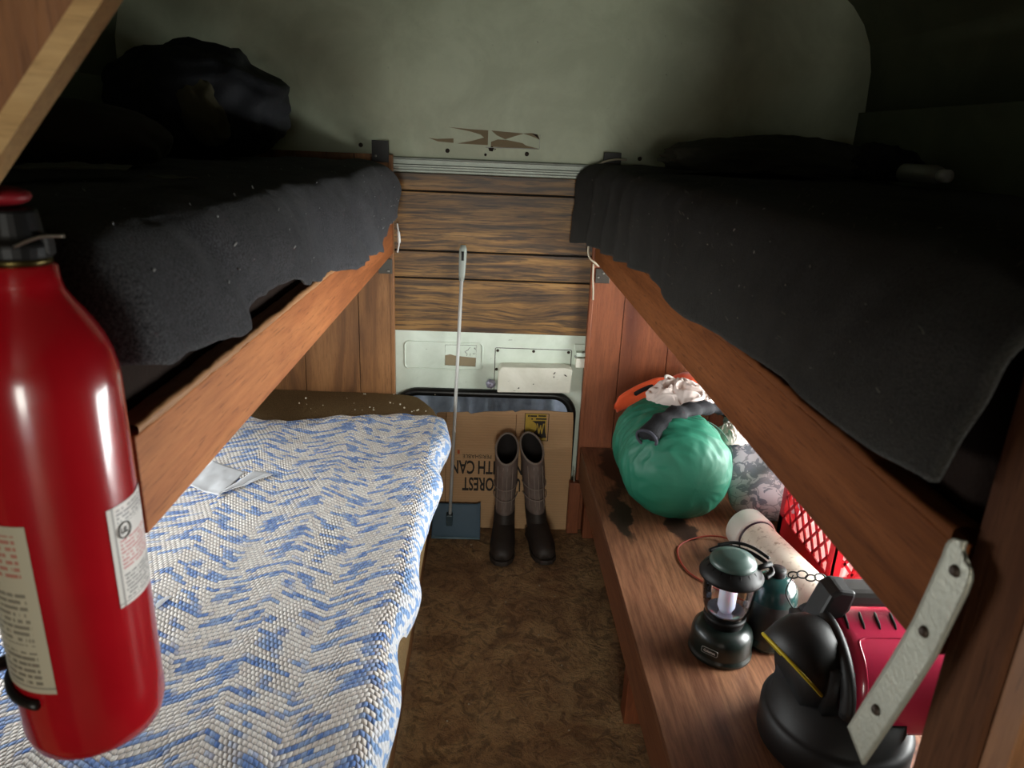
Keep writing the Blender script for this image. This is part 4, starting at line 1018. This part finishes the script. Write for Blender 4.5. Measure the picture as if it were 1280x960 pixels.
# red wire loop
bm = NB(); tube(bm, bez([(0.70, 1.56, BT+0.004), (0.66, 1.64, BT+0.010), (0.615, 1.665, BT+0.008), (0.56, 1.655, BT+0.004), (0.515, 1.62, BT+0.003), (0.500, 1.57, BT+0.003), (0.505, 1.51, BT+0.003), (0.53, 1.465, BT+0.003), (0.57, 1.42, BT+0.003), (0.62, 1.38, BT+0.003)]), 0.0022, 8)
tag(obj('red_wire', bm, plain('red_insulation', L('A03A28'), 0.5)), 'thin red wire curled on the bench beside the lantern', 'wire')
# red lattice crate
g = G('red_crate_plastic'); g.out(L('C01C2A'), 0.3)
tl = g.n('ShaderNodeBsdfTranslucent', {0: (*L('FF5A60'), 1)}); ms = g.n('ShaderNodeMixShader', {0: 0.14, 1: g.b.outputs[0], 2: tl.outputs[0]})
g.t.links.new(ms.outputs[0], g.t.nodes['Material Output'].inputs[0]); M['crate'] = g.m
t = thing('plastic_crate', 'red plastic crate with diamond lattice sides by the bench window', 'crate', (0.94, 1.55, BT))
KX0, KX1, KY0, KY1, KZ1 = 0.800, 1.075, 1.40, 1.70, BT+0.27
bm = NB(); box(bm, (KX0, KY0, BT+0.001), (KX1, KY1, BT+0.006)); obj('crate_floor', bm, M['crate'], t, smooth=False)
def lattice(o, du, dn, W_, H_, name='lattice_side'):
    """o corner, du along, dn inward normal"""
    bm = NB(); o, du, dn = Vector(o), Vector(du), Vector(dn); up = Vector((0, 0, 1)); th = 0.004
    def bar(a, b, w_, th=th):
        A = o+du*a[0]+up*a[1]; B = o+du*b[0]+up*b[1]; tt = (B-A).normalized(); sd = tt.cross(dn).normalized()*w_/2
        vs = [bm.verts.new(p+q) for p in (A-sd, A+sd, B+sd, B-sd) for q in (Vector((0, 0, 0)), dn*th)]
        for q in ((0,2,3,1),(2,4,5,3),(4,6,7,5),(6,0,1,7),(0,6,4,2),(1,3,5,7)): bm.faces.new([vs[i] for i in q])
    f = 0.022
    bar((0, 0.03), (W_, 0.03), 0.06); bar((0, H_-0.014), (W_, H_-0.014), 0.028); bar((f/2, 0), (f/2, H_), f, 0.008); bar((W_-f/2, 0), (W_-f/2, H_), f, 0.008)
    z0, z1 = 0.06, H_-0.028; hh = z1-z0; st_ = 0.044
    n_ = int((W_+hh)/st_)+1
    for k in range(-int(hh/st_)-1, n_):
        a0 = k*st_
        for s_ in (1, -1):
            xs = [a0, a0+hh*0.8] if s_ > 0 else [a0+hh*0.8, a0]
            # clip to frame
            (xa, za), (xb, zb) = (xs[0], z0), (xs[1], z1)
            def clip(xa, za, xb, zb):
                lo, hi = f, W_-f; t0, t1 = 0.0, 1.0; dx = xb-xa
                if abs(dx) < 1e-9: return None
                ta, tb = sorted(((lo-xa)/dx, (hi-xa)/dx)); t0, t1 = max(t0, ta), min(t1, tb)
                if t1-t0 < 0.03: return None
                return (xa+dx*t0, za+(zb-za)*t0), (xa+dx*t1, za+(zb-za)*t1)
            c_ = clip(xa, za, xb, zb)
            if c_: bar(c_[0], c_[1], 0.0075 if s_ > 0 else 0.0065, th if s_ > 0 else th*0.8)
    return obj(name, bm, M['crate'], t, smooth=False)
hh_ = KZ1-BT
lattice((KX0, KY0, BT+0.001), (0, 1, 0), (1, 0, 0), KY1-KY0, hh_); lattice((KX1, KY0, BT+0.001), (0, 1, 0), (-1, 0, 0), KY1-KY0, hh_)
lattice((KX0+0.001, KY0, BT+0.001), (1, 0, 0), (0, 1, 0), KX1-KX0-0.002, hh_); lattice((KX0+0.001, KY1, BT+0.001), (1, 0, 0), (0, -1, 0), KX1-KX0-0.002, hh_)
def pleat(u, v):  # pleated sheet added inside the crate to stand in for bright streaks
    y = KY0+0.02+u*(KY1-KY0-0.04); z = BT+0.012+v*0.20
    return (KX0+0.045+0.010*math.sin(u*75+2*nz(u*6, v))+0.006*math.sin(u*190)+0.02*v, y, z)
g = G('clear_pinkish_plastic'); g.out(L('F0C4C0'), 0.25)
tl = g.n('ShaderNodeBsdfTranslucent', {0: (*L('FFE0DC'), 1)}); ms = g.n('ShaderNodeMixShader', {0: 0.6, 1: g.b.outputs[0], 2: tl.outputs[0]}); g.t.links.new(ms.outputs[0], g.t.nodes['Material Output'].inputs[0])
tag(obj('streak_sheet', sheet(pleat, 160, 12), g.m), 'pale pleated sheet added in the red crate as bright streaks', 'bag')
rm = NB(); tube(rm, [(KX0, KY0, KZ1), (KX1, KY0, KZ1), (KX1, KY1, KZ1), (KX0, KY1, KZ1)], 0.007, 8, closed=True); obj('rim', rm, M['crate'], t)
# lantern
LX, LY = 0.500, 1.222
M['dkgreen'] = plain('dark_green_plastic', L('14201C'), 0.35, 0.1, 10, 0, 0.0, Coat_Weight=0.2)
M['ltgreen'] = plain('grey_green_plastic', L('3E524C'), 0.35, 0.06)
t = thing('camping_lantern', 'dark green battery camping lantern with clear globe on the bench', 'lantern', (LX, LY, BT))
def lt(prof, mt, name, n=48, par=None, label=None): return obj(name, lathe(NB(), prof, (LX, LY, BT), n), mt, par or t, label=label)
lt([(0, 0.0005), (0.060, 0.0005), (0.0635, 0.003), (0.0635, 0.010), (0.0600, 0.013), (0.0612, 0.018), (0.0612, 0.046), (0.058, 0.058), (0.048, 0.068), (0.040, 0.072), (0, 0.072)], M['dkgreen'], 'base')
lt([(0.038, 0.071), (0.0395, 0.074), (0.0395, 0.082), (0.042, 0.084), (0.042, 0.090), (0.039, 0.092), (0, 0.092)], M['black_plastic'], 'neck')
lt([(0.0, 0.0925), (0.020, 0.0930), (0.033, 0.097), (0.037, 0.100)], plain('reflector', L('D8D8E0'), 0.15, 0.05, 10, 0.9), 'reflector')
gl = lt([(0.038, 0.090), (0.042, 0.098), (0.048, 0.120), (0.0515, 0.150), (0.051, 0.172), (0.048, 0.186)], M['pane'], 'globe'); 
lt([(0, 0.096), (0.012, 0.096), (0.0175, 0.108), (0.0175, 0.184), (0, 0.185)], plain('frosted_tube', L('D4DAEE'), 0.4, 0.02, 10, 0, 0, Subsurface_Weight=0.3), 'lamp_tube', 24)
hd = lathe(NB(), [(0.045, 0.184), (0.057, 0.178), (0.0620, 0.180), (0.0625, 0.185), (0.056, 0.195), (0.045, 0.206), (0.038, 0.210), (0, 0.210)], (LX, LY, BT), 56)
for k in range(16):
    a = 2*PI*k/16; c_ = Vector((LX, LY, BT)); u_ = Vector((math.cos(a), math.sin(a), 0)); tube(hd, [c_+u_*0.0612+Vector((0, 0, 0.186)), c_+u_*0.046+Vector((0, 0, 0.2055))], 0.0008, 5)
obj('hood', hd, M['black_plastic'], t)
lt([(0.0455, 0.208), (0.046, 0.212), (0.041, 0.220), (0.032, 0.2225), (0.030, 0.225), (0.018, 0.228), (0, 0.229)], M['ltgreen'], 'dome_cap', label='grey-green domed cap')
bm = NB(); hc = Vector((LX, LY, BT))
tube(bm, bez([hc+Vector(p) for p in ((-0.030, 0.056, 0.200), (-0.006, 0.064, 0.204), (0.022, 0.060, 0.206), (0.050, 0.040, 0.206), (0.070, 0.006, 0.204), (0.074, -0.018, 0.200), (0.056, -0.034, 0.196))]), 0.0042, 8)
tube(bm, bez([hc+Vector(p) for p in ((-0.012, 0.062, 0.210), (0.022, 0.062, 0.216), (0.052, 0.046, 0.216), (0.076, 0.012, 0.212))]), 0.0034, 8)
tube(bm, [hc+Vector((0.076, -0.002, 0.208)), hc+Vector((0.044, -0.010, 0.202))], 0.0055, 8)
obj('folding_handle', bm, M['black_plastic'], t)
# badge with the maker's name, set on the curved base
nb = Vector((-0.62, -0.78, 0)).normalized(); tb = Vector((-nb.y, nb.x, 0)); tb = Vector((0.78, -0.62, 0)).normalized(); cb = Vector((LX, LY, BT+0.034))+nb*0.0615
bm = NB(); prism(bm, rrect(-0.017, -0.007, 0.017, 0.007, 0.0035), cb, tb, (0, 0, 1), nb*0.0012); bd_ = obj('badge', bm, plain('badge_silver', L('8E9490'), 0.4), t, smooth=False)
bm = NB(); prism(bm, rrect(-0.0158, -0.0058, 0.0158, 0.0058, 0.003), cb+nb*0.0012, tb, (0, 0, 1), nb*0.0003); obj('badge_field', bm, M['dkgreen'], bd_, smooth=False)
join_text('Coleman', 0.0078, M['white_plastic'], bd_, cb+nb*0.0017+Vector((0, 0, -0.0025)), tb, (0, 0, 1), 'badge_lettering', 0.85, 0.0001, 'CENTER', 0.0002)
# gas cylinder
t = thing('gas_cylinder', 'dark green gas cylinder standing behind the lantern', 'gas cylinder', (0.614, 1.250, BT))
g = G('dark_teal_enamel'); M['teal'] = g.out(L('1E3E3C'), 0.18, Coat_Weight=0.4)
c_ = (0.606, 1.250, BT)
obj('tank', lathe(NB(), [(0, 0.001), (0.038, 0.001), (0.046, 0.006), (0.0475, 0.014), (0.0475, 0.118), (0.0455, 0.135), (0.038, 0.151), (0.026, 0.160), (0.016, 0.164), (0, 0.165)], c_, 48), M['teal'], t)
obj('paper_wrap', lathe(NB(), [(0.0478, 0.03), (0.0480, 0.031), (0.0480, 0.112), (0.0478, 0.113)], c_, 48), plain('dark_printed_wrap', L('2A302E'), 0.5, 0.5, 90), t)
obj('valve_cap', lathe(NB(), [(0.015, 0.162), (0.017, 0.165), (0.017, 0.177), (0.0145, 0.180), (0, 0.181)], c_, 24), M['black_plastic'], t)
# red and black machine
t = thing('portable_machine', 'red and black plastic machine with yellow rim and vent slots', 'machine', (0.64, 1.0, BT))
M['mred'] = plain('pink_red_enamel', L('D03456'), 0.22, 0.05, 20, 0, 0, Coat_Weight=0.4)
M['mblack'] = plain('charcoal_plastic', L('1C1B1B'), 0.5, 0.12, 16)
M['mgrey'] = plain('grey_handle_plastic', L('4A4846'), 0.4, 0.1, 16)
bm = lathe(NB(), [(0, 0.001), (0.118, 0.001), (0.124, 0.008), (0.124, 0.060), (0.117, 0.066), (0.110, 0.070), (0.108, 0.115), (0, 0.118)], (0.625, 0.985, BT), 56); obj('tank', bm, M['mblack'], t)
def hood(u, v):      # half barrel, axis along x
    x = 0.600+v*0.235; a = -0.25*PI/2+u*(PI+0.25*PI)
    r = 0.098*(1-0.10*max(0, (0.05-v)/0.05)); e = abs(math.cos(a))**0.8*(1 if math.cos(a) > 0 else -1)
    return (x, 1.005+0.102*e*r/0.098, BT+0.135+ (r*abs(math.sin(a))**0.85*(1 if math.sin(a) > 0 else -1)))
hs = obj('red_housing', sheet(hood, 60, 20), M['mred'], t, solid=0.004, label='glossy pink-red housing')
def on_hood(a, v, lift=0.003):
    r = 0.098; e = abs(math.cos(a))**0.8*(1 if math.cos(a) > 0 else -1)
    return Vector((0.600+v*0.235, 1.005+0.102*e*(1+lift/r), BT+0.135+(r+lift)*abs(math.sin(a))**0.85))
for k in range(6):
    v0 = 0.10+k*0.115; bm = NB(); tube(bm, [on_hood(a, v0-0.06*(a-1.5)/0.3, 0.0022) for a in (1.36, 1.44, 1.52, 1.60, 1.68)], [0.0012, 0.0026, 0.0028, 0.0026, 0.0012], 8); obj('vent_slot', bm, M['seam'], hs)
bm = NB(); lp = [(1.84, 0.98), (1.84, 0.6), (1.84, 0.2), (1.88, 0.12), (1.96, 0.085), (2.3, 0.08), (2.75, 0.08), (3.0, 0.08)]
tube(bm, bez([on_hood(*p, 0.0015) for p in lp], 5), 0.0022, 6); obj('pressed_line', bm, M['mred'], hs)
bm = NB(); tube(bm, [(0.590+0.0, 1.005+0.104*math.cos(a), BT+0.133+0.100*math.sin(a)) for a in [PI*k/24 for k in range(25)]], [0.014]*25, 12, flat=0.8); box(bm, (0.562, 0.92, BT+0.10), (0.602, 1.09, BT+0.20)); obj('end_collar', bm, M['mblack'], t, smooth=True)
# spotlight-like nozzle head with yellow rim
hc = Vector((0.542, 0.985, BT+0.180)); dn_ = Vector((-0.70, -0.20, -0.66)).normalized(); q = Vector((0, 0, 1)).rotation_difference(dn_).to_matrix()
hd_ = obj('nozzle_head', lathe(NB(), [(0, -0.074), (0.022, -0.070), (0.044, -0.058), (0.059, -0.036), (0.064, -0.010), (0.064, 0.018), (0.060, 0.020), (0.056, 0.010), (0, 0.004)], hc, 48, q), M['mblack'], t)
rg = NB(); a1 = q @ Vector((1, 0, 0)); a2 = q @ Vector((0, 1, 0)); tube(rg, [hc+dn_*0.0195+(a1*math.cos(2*PI*k/48)+a2*math.sin(2*PI*k/48))*0.0625 for k in range(48)], 0.0032, 8, closed=True); obj('yellow_rim', rg, plain('yellow_rubber', L('C8B020'), 0.5), hd_, label='thin yellow rim')
bm = NB(); tube(bm, [(0.535, 1.0, BT+0.150), (0.575, 1.0, BT+0.150), (0.61, 1.0, BT+0.150)], [0.066, 0.074, 0.080], 28); obj('neck_housing', bm, M['mblack'], t)
# handle: grey bar on top and black arm bending down to the head
bm = NB(); hx = lambda x, y, z: Vector((x, y, BT+z))
box(bm, (0.600, 1.018, BT+0.252), (0.80, 1.066, BT+0.284)); o = obj('handle_bar', bm, M['mgrey'], t, smooth=False, bevel=0.010); 
bm = NB(); prism(bm, [(0.568, 0.200), (0.594, 0.192), (0.630, 0.248), (0.636, 0.283), (0.606, 0.287), (0.592, 0.276)], (0, 1.016, BT), (1, 0, 0), (0, 0, 1), (0, 0.052, 0)); obj('handle_arm', bm, M['mblack'], t, smooth=False, bevel=0.006)
bm = NB(); box(bm, (0.78, 1.022, BT+0.20), (0.80, 1.062, BT+0.255)); obj('handle_arm', bm, M['mblack'], t, bevel=0.004)
bm = NB()
for k in range(4):
    c_ = Vector((0.555+k*0.014, 1.085-0.004*k, BT+0.272+0.004*(k % 2))); tube(bm, [c_+Vector((0.0095*math.cos(a), 0.004*math.sin(a)*(1 if k % 2 else 0.6), 0.005*math.sin(a))) for a in [2*PI*j/14 for j in range(14)]], 0.0014, 6, closed=True)
tube(bm, bez([(0.555, 1.085, BT+0.272), (0.545, 1.08, BT+0.24), (0.56, 1.075, BT+0.21)]), 0.0012, 6)
obj('carry_chain', bm, M['blacksteel'], t)

# ------------------------------------------------------------------ things on the upper bunks
M['jacket'] = plain('black_jacket_cloth', L('14161C'), 0.8, 0.25, 20, 0, 0.3)
t = thing('jacket', 'heaped black jacket on the left upper bunk', 'jacket', (-0.72, 1.88, 1.22))
obj('jacket_body', crumple((-0.70, 1.88, 1.355), (0.20, 0.20, 0.135), 1.0, 0.16, 5, 1.6, floor=1.234), M['jacket'], t)
obj('collar', crumple((-0.640, 1.70, 1.335), (0.045, 0.03, 0.075), 5.0, 0.3, 4, 2.0, rot=Euler((0, math.radians(-28), 0))), plain('olive_lining', L('4A4630'), 0.9, 0.2), t, label='olive lining showing at the collar')
tag(obj('pillow', crumple((-0.735, 1.30, 1.275), (0.19, 0.14, 0.062), 2.0, 0.08, 5, 1.0, floor=1.236), plain('dark_brown_pillowcase', L('2E2620'), 0.9, 0.2)), 'dark brown pillow at the near end of left upper bunk', 'pillow')
M['gpaper'] = plain('grey_paper', L('5A5A50'), 0.9)
flat_sheet('paper', [(-0.60, 0.93), (-0.47, 0.965), (-0.50, 1.06), (-0.63, 1.09)], 1.238, M['gpaper'], 'grey sheet of paper on the left blanket behind the extinguisher', 'paper', fold=0.002)
flat_sheet('paper', [(-0.415, 0.905), (-0.362, 0.88), (-0.355, 0.915), (-0.405, 0.945)], 1.236, M['gpaper'], 'small scrap of paper near the edge of left blanket', 'paper', fold=0.002)
tag(obj('garment', crumple((0.70, 1.90, 1.275), (0.25, 0.12, 0.062), 4.0, 0.25, 5, 1.6, floor=1.247), plain('dark_olive_cloth', L('3A3A2E'), 0.9, 0.3, 20, 0, 0.3)), 'heap of dark olive clothing on the right upper bunk', 'clothes')
tag(obj('garment', crumple((0.97, 1.86, 1.28), (0.09, 0.10, 0.045), 8.0, 0.35, 5, 1.8, floor=1.242), plain('black_cloth', L('1A1A18'), 0.9, 0.3)), 'small black garment beside the clothing heap near the bottle', 'clothes')
t = thing('plastic_bottle', 'pale plastic bottle lying at the back of right upper bunk', 'bottle', (0.90, 1.54, 1.24))
d_ = Vector((0.10, -1, 0)).normalized(); q = Vector((0, 0, 1)).rotation_difference(d_).to_matrix()
obj('bottle_body', lathe(NB(), [(0, 0.0), (0.017, 0.001), (0.020, 0.006), (0.020, 0.10), (0.017, 0.115), (0.010, 0.122), (0, 0.122)], (0.895, 1.61, 1.267), 28, q), plain('milky_plastic', L('7E7E76'), 0.35), t)
obj('bottle_cap', lathe(NB(), [(0.0, 0.121), (0.013, 0.121), (0.013, 0.142), (0, 0.143)], (0.895, 1.61, 1.267), 20, q), M['white_plastic'], t)
